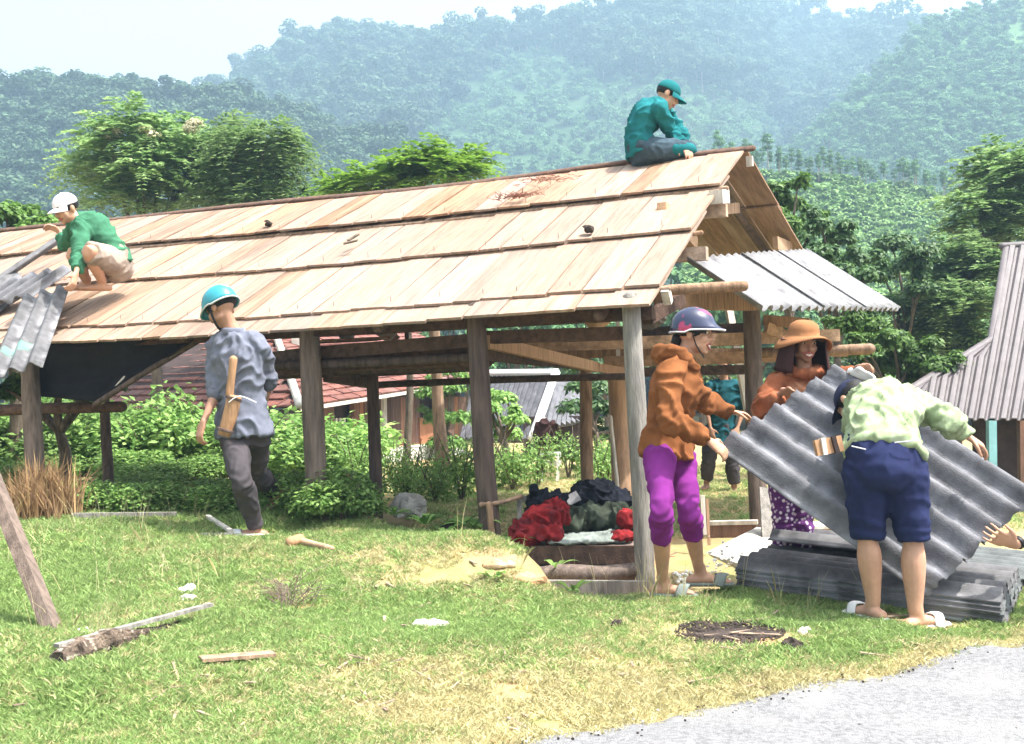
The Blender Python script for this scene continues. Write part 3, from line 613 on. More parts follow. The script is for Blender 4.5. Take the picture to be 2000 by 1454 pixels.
while NG < 60000:
    y = 3.4 + 5.4 * RNG.random() ** 1.15; x = RNG.uniform(-.50, .50) * (y + .3) * 1.02
    if y < edge_at(x) + .10 * RNG.normal() * .5 and x > EDGE[1].x - .4: continue
    if x > .05 and y > 6.12 + .25 * max(0, x - .9): continue
    if any((x - fx) ** 2 + (y - fy) ** 2 < .013 for fx, fy in FEET): continue
    NG += 1; nz = noise.noise(Vector((x * .9, y * .9, 0))) + .6 * noise.noise(Vector((x * 3.3, y * 3.3, 9)))
    dry = .15 + .5 * nz
    for c, r, a in DRYB: dry += .36 * a * math.exp(-((x - c.x) ** 2 + ((y - c.y) * 1.3) ** 2) / (r * r))
    de = y - edge_at(x)
    if x > EDGE[1].x - 1: dry += 1.0 * math.exp(-(de / .16) ** 2)
    bare = 0
    for c, r in BARE: bare += math.exp(-((x - c.x) ** 2 + ((y - c.y) * 1.3) ** 2) / (r * r))
    if RNG.random() < bare * 1.1: continue
    if noise.noise(Vector((x * 5, y * 5, 4))) > .42 and RNG.random() < .7: continue
    z = h1(x, y); tall = 1 + .5 * max(0, noise.noise(Vector((x * 1.4, y * 1.4, 7)))) + (.35 if x < -1.6 else 0)
    s = RNG.uniform(.7, 1.3) * tall; rt = (RNG.normal(0, .1), RNG.normal(0, .1), RNG.uniform(0, 6.28))
    if RNG.random() < dry: dp.append((x, y, z)); ds.append(s * .85); dr_.append(rt)
    else: gp.append((x, y, z)); gs.append(s); gr.append(rt)
for k in range(9000):   # yard grass behind the shed floor
    y = RNG.uniform(8.6, 17); x = RNG.uniform(-.1, .5) * y; z = h1(x, y); s = RNG.uniform(.9, 1.8); rt = (0, 0, RNG.uniform(0, 6))
    if RNG.random() < .5 + .6 * noise.noise(Vector((x, y, 0))): dp.append((x, y, z)); ds.append(s); dr_.append(rt)
    else: gp.append((x, y, z)); gs.append(s); gr.append(rt)
scatter("grass", gp, gs, gr, gk); scatter("dry_grass", dp, ds, dr_, dk)
# thin seed stems
sk = [tuft("seed_stem", 4, .28, .22, .0026, L_['dry']) for k in range(4)]
sp = []
for px, py, n, w in [(260, 1030, 14, 90), (150, 1080, 10, 100), (330, 1010, 10, 60), (70, 1130, 8, 70), (1280, 1165, 8, 40), (1180, 1165, 7, 60), (1420, 1160, 9, 50), (1560, 1190, 6, 90), (430, 1150, 6, 120), (700, 1170, 6, 150), (180, 1240, 7, 60), (960, 1090, 6, 60)]:
    for k in range(n):
        g_ = G(px + RNG.normal(0, w), py + RNG.normal(0, 14)); sp.append(tuple(g_))
scatter("seed_stems", sp, RNG.uniform(.6, 1.2, len(sp)), np.stack([np.zeros(len(sp)), np.zeros(len(sp)), RNG.uniform(0, 6, len(sp))], 1), sk)
# loose chippings on the road
def pebble(k):
    mb = MB().ell((0, 0, .3), 1, .8, .6, seg=7, rings=4); me = mb.mesh("pebble"); displace(me, .18, 1.3, seed=k); me.materials.append(M['stone'] if k % 3 else M['clod']); return bpy.data.objects.new("pebble", me)
pp = []; 
for k in range(2600):
    y = RNG.uniform(3.4, 6.2); x = RNG.uniform(-.3, 3.2)
    if y < edge_at(x) - RNG.uniform(-.05, .02): pp.append((x, y, h1(x, y) + .016))
scatter("road_gravel", pp, RNG.uniform(.002, .007, len(pp)) * np.where(RNG.random(len(pp)) < .02, 2.2, 1), np.stack([np.zeros(len(pp)), np.zeros(len(pp)), RNG.uniform(0, 6, len(pp))], 1), [pebble(k) for k in range(5)])
# ------------------------------------------------------------------ the wooden shed
TH = math.radians(24)
A_ = Vector((-math.cos(TH), math.sin(TH), 0)); G_ = Vector((math.sin(TH), math.cos(TH), 0)); Z_ = Vector((0, 0, 1))
E0 = P(1270, 598, 6.6)                                   # front eave, right end
R0 = onplane(1458, 298, E0, A_)                          # ridge, right end
B0 = onplane(1572, 492, E0, A_)                          # rear eave, right end
run = (R0 - E0).dot(G_); rise = R0.z - E0.z
UPV = (R0 - E0); SLN = UPV.length; UPn = UPV.normalized()
NF = A_.cross(UPn); NF = NF if NF.z > 0 else -NF; NF.normalize()
def roof(s, v, lift=0): return E0 + A_ * s + UPV * v + NF * lift
DNB = (B0 - R0); NB = A_.cross(DNB.normalized()); NB = NB if NB.z > 0 else -NB
shed = thing("wooden_shed", Vector((E0.x - 2.5, E0.y + 2.2, .5)), 'open-sided wooden shed with bare plank roof being stripped, dark round posts', 'shed')
LEN = 9.2
def plank_mesh(w, l, th, seed):
    rr = random.Random(seed); mb = MB(); j = lambda a: rr.uniform(-a, a)
    y0, y1 = -l / 2 + j(.010), l / 2; m0, m1 = j(.006), j(.006); sag = j(.008)
    top = [(-w / 2 + j(.004), y0 + j(.006), 0), (w / 2 + j(.004), y0 + j(.006), j(.003)), (w / 2 + m0, 0, sag), (w / 2 + j(.006), y1, 0), (-w / 2 + j(.006), y1, 0), (-w / 2 + m1, 0, sag)]
    mb.add(top + [(x, y, z - th) for x, y, z in top], [(0, 1, 2, 5), (5, 2, 3, 4), (7, 6, 11, 8), (8, 11, 10, 9), (0, 6, 7, 1), (1, 7, 8, 2), (2, 8, 9, 3), (3, 9, 10, 4), (4, 10, 11, 5), (5, 11, 6, 0)])
    return mb.mesh("plank")
ROWS = [(.0, .23, .000), (.075, .52, .020), (.375, .78, .040), (.665, 1.0, .060)]    # lower end, upper end, lift of the lower end
Mf = Matrix((-A_, UPn, NF)).transposed()
sd = 0
for ri, (v0, v1, lf) in enumerate(ROWS):
    s = 0.0; rr = random.Random(50 + ri)
    while s < LEN:
        w = rr.choice([.19, .22, .25, .27, .30]) * rr.uniform(.92, 1.06)
        if s + w > LEN: break
        l = (v1 - v0) * SLN; sd += 1; sag = -.05 * math.sin(math.pi * min(1, s / 6.2)) * (0.9 if ri < 3 else .6)
        pm = plank_mesh(w - rr.choice([.004, .006, .010, .016]), l, .018, sd)
        left = s > 2.5; orange = (ri == 3 and rr.random() < .55) or (s > 3.0 and rr.random() < .35) or rr.random() < .08
        o = link("plank", pm, M['plank_orange'] if orange else M['plank'], shed)
        c = roof(s + w / 2, (v0 + v1) / 2, lf * .55 + .02 + rr.uniform(0, .004)) + Z_ * sag
        tilt = Matrix.Rotation(-math.atan2(lf * .9, l), 3, 'X') @ Matrix.Rotation(rr.uniform(-.005, .005), 3, 'Z') @ Matrix.Rotation(rr.uniform(-.008, .008), 3, 'Y')
        o.matrix_world = Matrix.Translation(c) @ (Mf @ tilt).to_4x4(); s += w
# battens under the ends of each row, nails standing proud
for v, lf in [(.078, .010), (.378, .028), (.668, .045)]:
    mb = MB(); pts = [roof(s, v + .006 * math.sin(s * 2.1 + v * 9), lf - .012) + Z_ * (-.05 * math.sin(math.pi * min(1, max(0, s) / 6.2)) * .8) for s in np.linspace(-.05, LEN, 16)]
    mb.tube(pts, [.017] * 16, seg=7, sub=2, jit=.12).build("batten", M['post_tan'], shed, True)
nb_ = MB()
for v, lf in [(.10, .05), (.40, .075), (.69, .1)]:
    for k in range(26):
        s = .25 + k * .34 + random.uniform(-.08, .08); p = roof(s, v + random.uniform(-.004, .01), lf - .03) + Z_ * (-.05 * math.sin(math.pi * min(1, s / 6.2)) * .9)
        nb_.tube([p, p + Z_ * .035 + NF * .02], [.0022, .0018], seg=4, sub=1, cap=False)
tag(nb_.build("nails", M['metal'], shed), kind='stuff')
# ridge board and rear slope
rb = MB()
rp = [roof(s, 1.0, .03) + Z_ * (.012 * math.sin(s * 1.7) - .03 * math.sin(math.pi * min(1, max(0, s) / 6.2))) for s in np.linspace(-.06, LEN, 14)]
rb.tube(rp, [(.05, .022)] * 14, seg=6, sub=2, sides=[UPn] * 14, jit=.1).build("ridge_board", M['beam'], shed, True)
Mb = Matrix((A_, -DNB.normalized(), NB)).transposed(); lb = DNB.length
sd = 900; s = 0; rr = random.Random(77)
while s < 2.9:
    w = rr.uniform(.22, .32); sd += 1
    for (v0, v1, lf) in [(.02, .56, .03), (.48, 1.02, .0)]:
        l = (v1 - v0) * lb; o = link("plank", plank_mesh(w - .005, l, .018, sd), M['plank_orange'] if rr.random() < .6 else M['plank'], shed)
        o.matrix_world = Matrix.Translation(R0 + A_ * (s + w / 2) + DNB * ((v0 + v1) / 2) + NB * (lf + .012)) @ Mb.to_4x4()
    s += w
# rafters, purlins
def part(name, mb, m, smooth=False): return mb.build(name, M[m], shed, smooth)
for s in (.35, 1.9, 3.5, 5.1, 6.7, 8.3):
    part("rafter", MB().tube([roof(s, .02, -.07), roof(s, .5, -.08), roof(s, .985, -.07)], [.04, .042, .038], seg=8), 'beam', True)
    part("rafter", MB().tube([R0 + A_ * s + DNB * .03 - NB * .07, R0 + A_ * s + DNB * .97 - NB * .07], [.04, .038], seg=8), 'beam', True)
def pole(name, a, b, r, m, r2=None): return part(name, MB().tube([a, Vector(a).lerp(Vector(b), .5) + Vector((0, 0, random.uniform(-.012, .012))), b], [r, (r + (r2 or r)) / 2, r2 or r], seg=9, sub=3, jit=.04), m, True)
def board(name, a, b, w, h, m): return part(name, MB().beam(a, b, w, h), m)
board("purlin", roof(-.06, .62, -.09), roof(LEN, .62, -.09), .07, .09, 'beam_tan'); board("purlin", roof(-.10, .34, -.09), roof(LEN, .34, -.09), .07, .09, 'beam_tan')
# gable: tie board, diagonal, king post stub
gp_ = lambda px, py, off=0: onplane(px, py, E0, A_) + A_ * off
board("gable_tie", gp_(1412, 408, .25), gp_(1492, 402, .25), .08, .09, 'post_tan')
board("gable_strut", gp_(1385, 400, .35), gp_(1440, 470, .35), .07, .10, 'beam_tan')
board("gable_block", gp_(1398, 385, .0), gp_(1412, 385, .0), .10, .10, 'white_wood')
board("ridge_peg", gp_(1459, 306, -.02), gp_(1460, 326, -.02), .05, .05, 'white_wood')
board("rake_board", gp_(1535, 473, .1), gp_(1562, 484, .1), .05, .12, 'fresh')
board("eave_block", gp_(1290, 566, -.03), gp_(1296, 592, -.03), .05, .05, 'white_wood')
# eave log that runs past the gable
pole("eave_log", roof(1.2, .085, -.02), P(1452, 559, 6.95), .030, 'post_tan', .036)
board("eave_beam", E0 + A_ * .05 - Z_ * .02 + G_ * .25, E0 + A_ * LEN - Z_ * .02 + G_ * .25, .10, .08, 'beam')
# posts
def post(x0, y0, x1, y1, Y0, Y1, w, m, r2=None, ground=True):
    a = P(x0, y0, Y0); b = P(x1, y1, Y1)
    if ground: b = b - (a - b).normalized() * .45
    r = w * Y0 / F / 2; mid = a.lerp(b, .5) + Vector((random.uniform(-.01, .01), 0, 0))
    return part("post", MB().tube([a, a.lerp(b, .25), mid, a.lerp(b, .75), b], [r * .95, r * 1.0, r * 1.03, r, r * 1.08], seg=12, sub=3, jit=.02), m, True)
YF = lambda px: (E0 + A_ * ((1270 - px) / 2200 * 7.4)).y
post(1232, 585, 1262, 1160, 6.78, 6.68, 38, 'post_grey'); post(928, 606, 958, 1045, 7.3, 7.25, 40, 'post_dark'); post(603, 632, 616, 900, 7.85, 7.85, 42, 'post'); post(58, 700, 70, 990, 8.75, 8.6, 36, 'post')
post(1467, 585, 1482, 1030, 9.1, 8.9, 34, 'post'); post(1143, 690, 1148, 960, 10.4, 10.2, 24, 'post_tan'); post(726, 690, 736, 1010, 8.9, 8.8, 24, 'post_dark'); post(204, 780, 211, 960, 9.9, 9.7, 20, 'post_dark')
# tie beams, rails, loft
board("tie_beam", P(944, 660, 7.5), P(1232, 651, 7.1), .07, .085, 'beam'); board("tie_beam", P(620, 690, 8.0), P(944, 664, 7.5), .07, .09, 'beam'); board("tie_beam", P(500, 706, 8.2), P(625, 690, 8.0), .07, .10, 'beam')
pole("rail", P(740, 752, 9.2), P(1250, 735, 8.6), .028, 'beam')
pole("rail", P(-120, 808, 9.3), P(238, 795, 9.0), .045, 'beam')
board("brace", P(950, 668, 7.45), P(1165, 718, 9.6), .05, .085, 'fresh'); board("brace", P(1168, 718, 9.6), P(1225, 728, 9.7), .05, .07, 'fresh')
for i in range(18):   # loft of dark poles laid across
    t = i / 17; ya = 8.1 + 1.9 * t
    pole("loft_pole", P(505, 716 + (i % 4) * 5 - 3 * t, ya), P(918 + 40 * t, 699 + (i % 4) * 5 - 4 * t, ya - .55), .032 + .012 * (i % 3), 'beam' if i % 5 else 'post_dark')
board("loft_beam", P(520, 722, 8.15), P(930, 694, 7.65), .07, .10, 'beam'); board("loft_beam", P(560, 725, 10.1), P(940, 712, 9.4), .07, .10, 'beam'); 
board("loft_board", P(618, 668, 8.6), P(745, 662, 8.9), .30, .022, 'fresh')
board("cross_beam", P(640, 733, 8.3), P(730, 748, 9.6), .07, .10, 'beam'); board("cross_beam", P(930, 690, 7.5), P(1150, 714, 10.2), .06, .09, 'beam')
pole("hanger", P(793, 632, 8.0), P(797, 716, 8.0), .016, 'post_dark')
board("leaning_board", P(734, 637, 8.9), P(766, 662, 8.9), .05, .10, 'white_wood'); board("leaning_board", P(748, 634, 9.1), P(776, 664, 9.1), .03, .06, 'beam_tan')
# stacked rails at the gable end
RL = [((1000, 678), (1640, 655), 9.5, 'beam_tan', .10), ((1190, 652), (1460, 640), 9.9, 'beam', .08), ((1250, 672), (1470, 664), 9.7, 'beam_tan', .09), ((1020, 692), (1655, 688), 10.2, 'post_tan', .08), ((1180, 708), (1520, 696), 9.8, 'beam_tan', .10), ((1190, 729), (1470, 722), 9.6, 'beam', .08)]
for (a, b, Y, m, h) in RL: board("gable_rail", P(*a, Y + .2), P(*b, Y - .2), .05, h, m)
pole("gable_rail", P(1480, 690, 9.6), P(1700, 682, 9.2), .045, 'post_tan')
board("gable_rail", P(1492, 626, 9.4), P(1580, 633, 9.2), .05, .09, 'fresh'); board("gable_strut", P(1496, 640, 9.3), P(1570, 672, 9.5), .05, .09, 'beam_tan')
board("upright_board", P(1424, 605, 10.3), P(1462, 810, 10.1), .075, .03, 'white_wood'); board("upright_board", P(1206, 610, 10.0), P(1208, 735, 10.0), .07, .03, 'white_wood')
board("gable_beam", P(1290, 582, 7.3), P(1470, 590, 9.0), .10, .14, 'post_tan'); board("gable_brace", P(1262, 622, 6.9), P(1330, 585, 7.2), .07, .08, 'beam')
# thick orange post and pale trunk post at the back
part("post", MB().tube([P(1206, 735, 10.4), P(1210, 850, 10.4), P(1216, 965, 10.3)], [.090, .088, .095], seg=12), 'fresh', True)
pole("post", P(1192, 815, 10.2), P(1206, 950, 10.1), .018, 'white_wood')
part("post", MB().tube([P(846, 625, 12.4), P(852, 700, 12.4), P(856, 800, 12.4), P(864, 905, 12.3)], [.062, .06, .066, .085], seg=12, jit=.03), 'bark_pale' if False else 'post_tan', True)
# near-black panel added in the left bay for the shaded roof underside
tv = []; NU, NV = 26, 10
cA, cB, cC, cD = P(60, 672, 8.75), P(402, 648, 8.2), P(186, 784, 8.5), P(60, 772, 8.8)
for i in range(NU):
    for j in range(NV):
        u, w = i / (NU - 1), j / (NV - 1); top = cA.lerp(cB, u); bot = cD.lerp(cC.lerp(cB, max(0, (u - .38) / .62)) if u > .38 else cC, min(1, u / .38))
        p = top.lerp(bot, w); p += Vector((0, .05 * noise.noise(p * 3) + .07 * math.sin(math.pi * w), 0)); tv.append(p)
tm = bpy.data.meshes.new("shade_panel"); tm.from_pydata(tv, [], [(i * NV + j, i * NV + j + 1, (i + 1) * NV + j + 1, (i + 1) * NV + j) for i in range(NU - 1) for j in range(NV - 1)]); tm.update()
to = link("shade_panel", tm, M['shade_panel'], shed, True); so = to.modifiers.new("th", 'SOLIDIFY'); so.thickness = .012
pole("brace", P(406, 655, 8.25), P(186, 790, 8.5), .022, 'post_dark'); pole("brace", P(244, 738, 8.5), P(198, 786, 8.5), .016, 'white_wood')

# ------------------------------------------------------------------ corrugated sheets
def corrugated(name, O, U, V, nw, amp, mt, parent=None, th=.007, seed=0, ragged=.004, sag=0, segv=10, per=10):
    """waves across U (nw of them), ridges run along V"""
    O, U, V = Vector(O), Vector(U), Vector(V); N_ = U.cross(V).normalized(); nu = nw * per + 1; rr = random.Random(seed)
    re = [rr.uniform(-ragged, ragged) for _ in range(nu)]; re2 = [rr.uniform(-ragged, ragged) for _ in range(nu)]
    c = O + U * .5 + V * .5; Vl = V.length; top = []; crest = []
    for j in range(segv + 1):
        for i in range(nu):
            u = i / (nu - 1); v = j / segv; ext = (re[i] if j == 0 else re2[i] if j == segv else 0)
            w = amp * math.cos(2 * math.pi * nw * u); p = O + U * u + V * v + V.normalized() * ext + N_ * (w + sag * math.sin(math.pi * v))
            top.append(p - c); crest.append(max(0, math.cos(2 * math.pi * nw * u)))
    k = len(top); vs = top + [p - N_ * th for p in top]; fs = []
    for j in range(segv):
        for i in range(nu - 1):
            a = j * nu + i; fs.append((a, a + 1, a + nu + 1, a + nu)); fs.append((k + a, k + a + nu, k + a + nu + 1, k + a + 1))
    for i in range(nu - 1):
        a = i; fs.append((a, k + a, k + a + 1, a + 1)); a = segv * nu + i; fs.append((a, a + 1, k + a + 1, k + a))
    for j in range(segv):
        a = j * nu; fs.append((a, a + nu, k + a + nu, k + a)); a = j * nu + nu - 1; fs.append((a, k + a, k + a + nu, a + nu))
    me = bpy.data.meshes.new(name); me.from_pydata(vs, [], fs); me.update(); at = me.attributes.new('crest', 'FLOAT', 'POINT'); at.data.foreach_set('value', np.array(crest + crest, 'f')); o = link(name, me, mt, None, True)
    o.location = c
    if parent: o.parent = parent; o.matrix_parent_inverse = parent.matrix_world.inverted()
    me.polygons.foreach_set("use_smooth", [i < 2 * segv * (nu - 1) for i in range(len(me.polygons))])
    return o
# lean-to at the gable (part of the shed): the same direction for all sheets, solved on upright planes along the ridge direction
UL = onplane(1345, 470, E0, A_) - A_ * .06; UR = onplane(1562, 490, E0, A_) - A_ * .06
LR = onplane(1757, 604, UR, G_); LL = onplane(1484, 602, UL, G_); Vd = ((LR - UR) + (LL - UL)) * .5
LL2 = onplane(1345, 520, E0, A_) - A_ * .06
Ub = LR - LL; Vb = LR - UR   # bottom edge, and down along the ribs; the upper left corner is cut by the roof
mm_ = np.array([[Ub.x, -Vb.x], [Ub.y, -Vb.y], [Ub.z, -Vb.z]]); (ca_, cb_), *_x = np.linalg.lstsq(mm_, np.array(UL - LL), rcond=None)
def lean_to(u0, u1, nw, lift, seed):
    per = 10; nu = nw * per + 1; n_ = Ub.cross(Vb).normalized(); n_ = n_ if n_.z > 0 else -n_; rr = random.Random(seed); top = []; sv = 8
    for j in range(sv + 1):
        for i in range(nu):
            u = u0 + (u1 - u0) * i / (nu - 1); tm = cb_ * u / ca_ if u < ca_ else cb_ + (1 - cb_) * (u - ca_) / (1 - ca_)
            tm = max(.06, tm); 
            if u < ca_: tm = cb_ * max(.2, math.ceil(u / ca_ * 4) / 4 - .06)   # stepped left edge of lapped sheets
            top.append(LL + Ub * u - Vb * (tm * j / sv) + n_ * (.024 * math.cos(2 * math.pi * nw * i / (nu - 1)) + lift) + Vb.normalized() * (rr.uniform(-.006, .006) if j == 0 else 0))
    k = len(top); c = top[k // 2].copy(); vs = [p - c for p in top] + [p - n_ * .007 - c for p in top]; fs = []
    for j in range(sv):
        for i in range(nu - 1): a = j * nu + i; fs += [(a, a + 1, a + nu + 1, a + nu), (k + a, k + a + nu, k + a + nu + 1, k + a + 1)]
    for i in range(nu - 1): fs += [(i, k + i, k + i + 1, i + 1), (sv * nu + i, sv * nu + i + 1, k + sv * nu + i + 1, k + sv * nu + i)]
    for j in range(sv): a = j * nu; fs += [(a, a + nu, k + a + nu, k + a), (a + nu - 1, k + a + nu - 1, k + a + 2 * nu - 1, a + 2 * nu - 1)]
    me = bpy.data.meshes.new("lean_to_sheet"); me.from_pydata(vs, [], fs); me.update(); me.polygons.foreach_set("use_smooth", [i < 2 * sv * (nu - 1) for i in range(len(me.polygons))])
    o = bpy.data.objects.new("lean_to_sheet", me); COL.objects.link(o); me.materials.append(M['sheet_pale']); o.location = c; o.parent = shed; o.matrix_parent_inverse = shed.matrix_world.inverted()
lean_to(0, .36, 7, .0, 1); lean_to(.35, .68, 7, .004, 2); lean_to(.67, 1.0, 7, .0, 3)
print('leanto', UL, UR, LR, LL, 'B0', B0, 'R0', R0)
# sheets already laid at the left end of the roof
def onroof(px, py, lift): return onplane(px, py, E0 + NF * lift, NF)
def sheet_px(a, b, d, nw, mt, label, lift=.12, seed=0, lifts=None, group=None, amp=.028, mat_=None):
    l = lifts or (lift, lift, lift); A0, B_, D0 = onroof(*a, l[0]), onroof(*b, l[1]), onroof(*d, l[2])
    o = corrugated("corrugated_sheet", A0, B_ - A0, D0 - A0, nw, amp, M[mt], seed=seed); return tag(o, label, 'roof sheet', group)
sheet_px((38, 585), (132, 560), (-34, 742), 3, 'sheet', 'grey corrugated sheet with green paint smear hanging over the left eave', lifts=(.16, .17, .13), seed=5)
gs_ = [c for c in COL.objects if c.get('label', '').startswith('grey corrugated sheet with green')][0]; gm2 = M['sheet'].copy(); gm2.name = 'sheet_with_green_smear'; gs_.data.materials[0] = gm2
nt_ = gm2.node_tree; bb = nt_.nodes["Principled BSDF"]; src_ = bb.inputs['Base Color'].links[0].from_socket; tcn = nt_.nodes.new("ShaderNodeTexCoord"); vs_ = nt_.nodes.new("ShaderNodeVectorMath"); vs_.operation = 'DISTANCE'; vs_.inputs[1].default_value = onroof(30, 678, .16) - gs_.location
nzn = nt_.nodes.new("ShaderNodeTexNoise"); nzn.inputs['Scale'].default_value = 12; nt_.links.new(tcn.outputs['Object'], nzn.inputs[0]); nt_.links.new(tcn.outputs['Object'], vs_.inputs[0]); ma_ = nt_.nodes.new("ShaderNodeMath"); ma_.operation = 'MULTIPLY'; nt_.links.new(vs_.outputs['Value'], ma_.inputs[0]); nt_.links.new(nzn.outputs[0], ma_.inputs[1])
mr_ = nt_.nodes.new("ShaderNodeMapRange"); mr_.inputs[1].default_value = .02; mr_.inputs[2].default_value = .055; mr_.inputs[3].default_value = .85; mr_.inputs[4].default_value = 0; nt_.links.new(ma_.outputs[0], mr_.inputs[0]); mxn = nt_.nodes.new("ShaderNodeMix"); mxn.data_type = 'RGBA'; nt_.links.new(mr_.outputs[0], mxn.inputs[0]); nt_.links.new(src_, mxn.inputs[6]); mxn.inputs[7].default_value = (.12, .36, .26, 1); nt_.links.new(mxn.outputs[2], bb.inputs['Base Color'])
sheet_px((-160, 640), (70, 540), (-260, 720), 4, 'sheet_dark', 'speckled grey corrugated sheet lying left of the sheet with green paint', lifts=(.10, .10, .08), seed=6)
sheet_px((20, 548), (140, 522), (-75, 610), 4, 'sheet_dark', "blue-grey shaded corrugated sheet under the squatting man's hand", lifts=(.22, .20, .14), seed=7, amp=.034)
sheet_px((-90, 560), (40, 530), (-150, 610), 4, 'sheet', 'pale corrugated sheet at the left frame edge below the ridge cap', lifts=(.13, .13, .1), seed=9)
# angled ridge cap the man holds
ca, cb = onroof(-40, 562, .14), onroof(124, 452, .30)
cm = MB(); sdv = (cb - ca).normalized(); acr = UPn * .16
for s_ in (0, 1):
    q = acr * (1 if s_ else -1) - NF * .05
    vs = [ca, cb, cb + q, ca + q]; n_ = NF * .012
    cm.add(vs + [v - n_ for v in vs], [(0, 1, 2, 3), (4, 7, 6, 5), (0, 4, 5, 1), (1, 5, 6, 2), (2, 6, 7, 3), (3, 7, 4, 0)])
tag(cm.build("ridge_cap", M['sheet']), 'long grey angled ridge cap held up by the squatting man', 'ridge cap')

# the sheet being carried
hA = P(1405, 868, 5.90); hD = P(1815, 1158, 5.36); AD = hD - hA
best = min(np.arange(5.9, 7.4, .01), key=lambda Y: abs((P(1642, 712, Y) - hA).normalized().dot(AD.normalized())))
best = 6.45; hB = P(1642, 712, best); AB = hB - hA
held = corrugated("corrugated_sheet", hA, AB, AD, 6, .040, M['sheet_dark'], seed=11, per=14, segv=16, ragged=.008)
tag(held, 'weathered dark grey corrugated sheet carried at a slant by several people', 'roof sheet')
print('held', hA, hB, hD, AB.length, AD.length, 'C', proj(hB + AD))
# the stack on the grass
sA, sD = P(1440, 1140, 6.15), P(1957, 1205, 5.5); sA.z = h1(sA.x, sA.y) + .022; sD.z = h1(sD.x, sD.y) + .022
sV = sD - sA; sU = Vector((-sV.y, sV.x, 0)).normalized() * .92
ORD = ['lowest', 'second from the bottom', 'third from the bottom', 'fourth from the bottom', 'fifth from the bottom', 'sixth from the bottom', 'fifth from the top', 'fourth from the top', 'third from the top', 'second from the top', 'topmost']
NS = 11
for k in range(NS):
    off = sU.normalized() * random.uniform(-.015, .015) + sV.normalized() * random.uniform(-.02, .02)
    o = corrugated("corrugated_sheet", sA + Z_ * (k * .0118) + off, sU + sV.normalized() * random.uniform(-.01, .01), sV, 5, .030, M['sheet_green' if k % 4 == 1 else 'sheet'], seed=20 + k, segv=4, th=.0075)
    tag(o, 'grey corrugated sheet, %s in the stack on the grass' % ORD[k], 'roof sheet', 'corrugated sheets stacked on the grass')
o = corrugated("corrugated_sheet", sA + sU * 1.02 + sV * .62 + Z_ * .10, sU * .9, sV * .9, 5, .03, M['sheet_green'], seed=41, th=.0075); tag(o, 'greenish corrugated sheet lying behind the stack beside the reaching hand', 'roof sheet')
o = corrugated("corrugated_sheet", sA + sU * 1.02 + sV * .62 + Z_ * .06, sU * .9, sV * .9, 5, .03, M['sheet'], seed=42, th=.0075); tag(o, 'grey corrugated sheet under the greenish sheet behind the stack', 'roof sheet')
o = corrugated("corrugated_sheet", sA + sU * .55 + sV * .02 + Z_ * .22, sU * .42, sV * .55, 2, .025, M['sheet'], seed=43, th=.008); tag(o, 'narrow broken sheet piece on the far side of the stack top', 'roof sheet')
# ------------------------------------------------------------------ houses
# red tiled hip roof house
hc, hl, hr = P(585, 797, 17.2), P(120, 806, 19.5), P(935, 742, 24.2); ap = P(535, 648, 21.0)
house = thing("tiled_house", Vector((hc.x + .6, hc.y + 3, .5)), 'low wooden house with red-brown tiled hip roof behind the shed', 'house')
def tile_slope(c, far, apex_l, apex_r, nrow, tw, lim):
    """tiles on the slope between the eave c-far and the top edge; lapped rows"""
    out = 0; rest = MB(); e = (far - c); el = e.length; ed = e.normalized()
    up = (apex_l - c); up = up - ed * up.dot(ed); ul = up.length; ud = up.normalized(); nn = ed.cross(ud); nn = nn if nn.z > 0 else -nn
    th_ = ul / nrow; tm_ = MB().box((0, 0, 0), tw * .96, th_ * 1.15, .03); me = tm_.mesh("tile"); me.materials.append(M['tile']); Mx = Matrix((ed, ud, nn)).transposed()
    if Mx.determinant() < 0: Mx = Matrix((-ed, ud, nn)).transposed()
    rx = Mx @ Matrix.Rotation(-.13, 3, 'X')
    xl = (apex_l - c).dot(ed); xr = (apex_r - c).dot(ed); cand = []
    for r in range(nrow):
        f = (r + .5) / nrow; a, b = xl * f, el + (xr - el) * f; n = max(1, int((b - a) / tw))
        for i in range(n):
            x = a + (i + .5 + .5 * (r % 2) - .25) * (b - a) / n; p = c + ed * x + ud * (th_ * (r + .5)) + nn * (.02 + random.uniform(-.006, .006)); cand.append(p)
    vis = lambda p: 150 < proj(p)[0] < 930 and 640 < proj(p)[1] < 812 and not (395 < proj(p)[0] < 525) and not (590 < proj(p)[0] < 632)
    cand.sort(key=lambda p: not vis(p))
    for p in cand:
        if out < lim:
            o = bpy.data.objects.new("tile", me); COL.objects.link(o); o.parent = house; o.matrix_parent_inverse = house.matrix_world.inverted(); o.matrix_world = Matrix.Translation(p) @ rx.to_4x4(); out += 1
        else: rest.box(p, tw * .96, th_ * 1.15, .03, rx)
    return rest
rest = tile_slope(hc, hl, ap, P(215, 655, 22.9), 12, .39, 150)
r2 = tile_slope(hc, hr, ap, P(800, 640, 26.6), 15, .39, 145); rest.add(r2.v, r2.f)
tag(rest.build("tile_rest", M['tile'], house), kind='stuff')
bk = MB().add([hc, hl, P(215, 655, 22.9), ap, hr, P(800, 640, 26.6)], [(0, 1, 2, 3), (0, 3, 5, 4)]).build("roof", M['dark_wall'], house)
MB().tube([hc + Z_ * .05, ap + Z_ * .05], [.07, .07], seg=8).build("hip_cap", M['concrete'], house, True)
MB().box(P(584, 667, 20.8), .2, .4, .26).build("ridge_end", M['concrete'], house)
MB().beam(hc - Z_ * .03, hr - Z_ * .03, .05, .06).build("fascia", M['white_wood'], house)
MB().beam(hc - Z_ * .05, hl - Z_ * .05, .05, .07).build("fascia", M['dark_wall'], house)
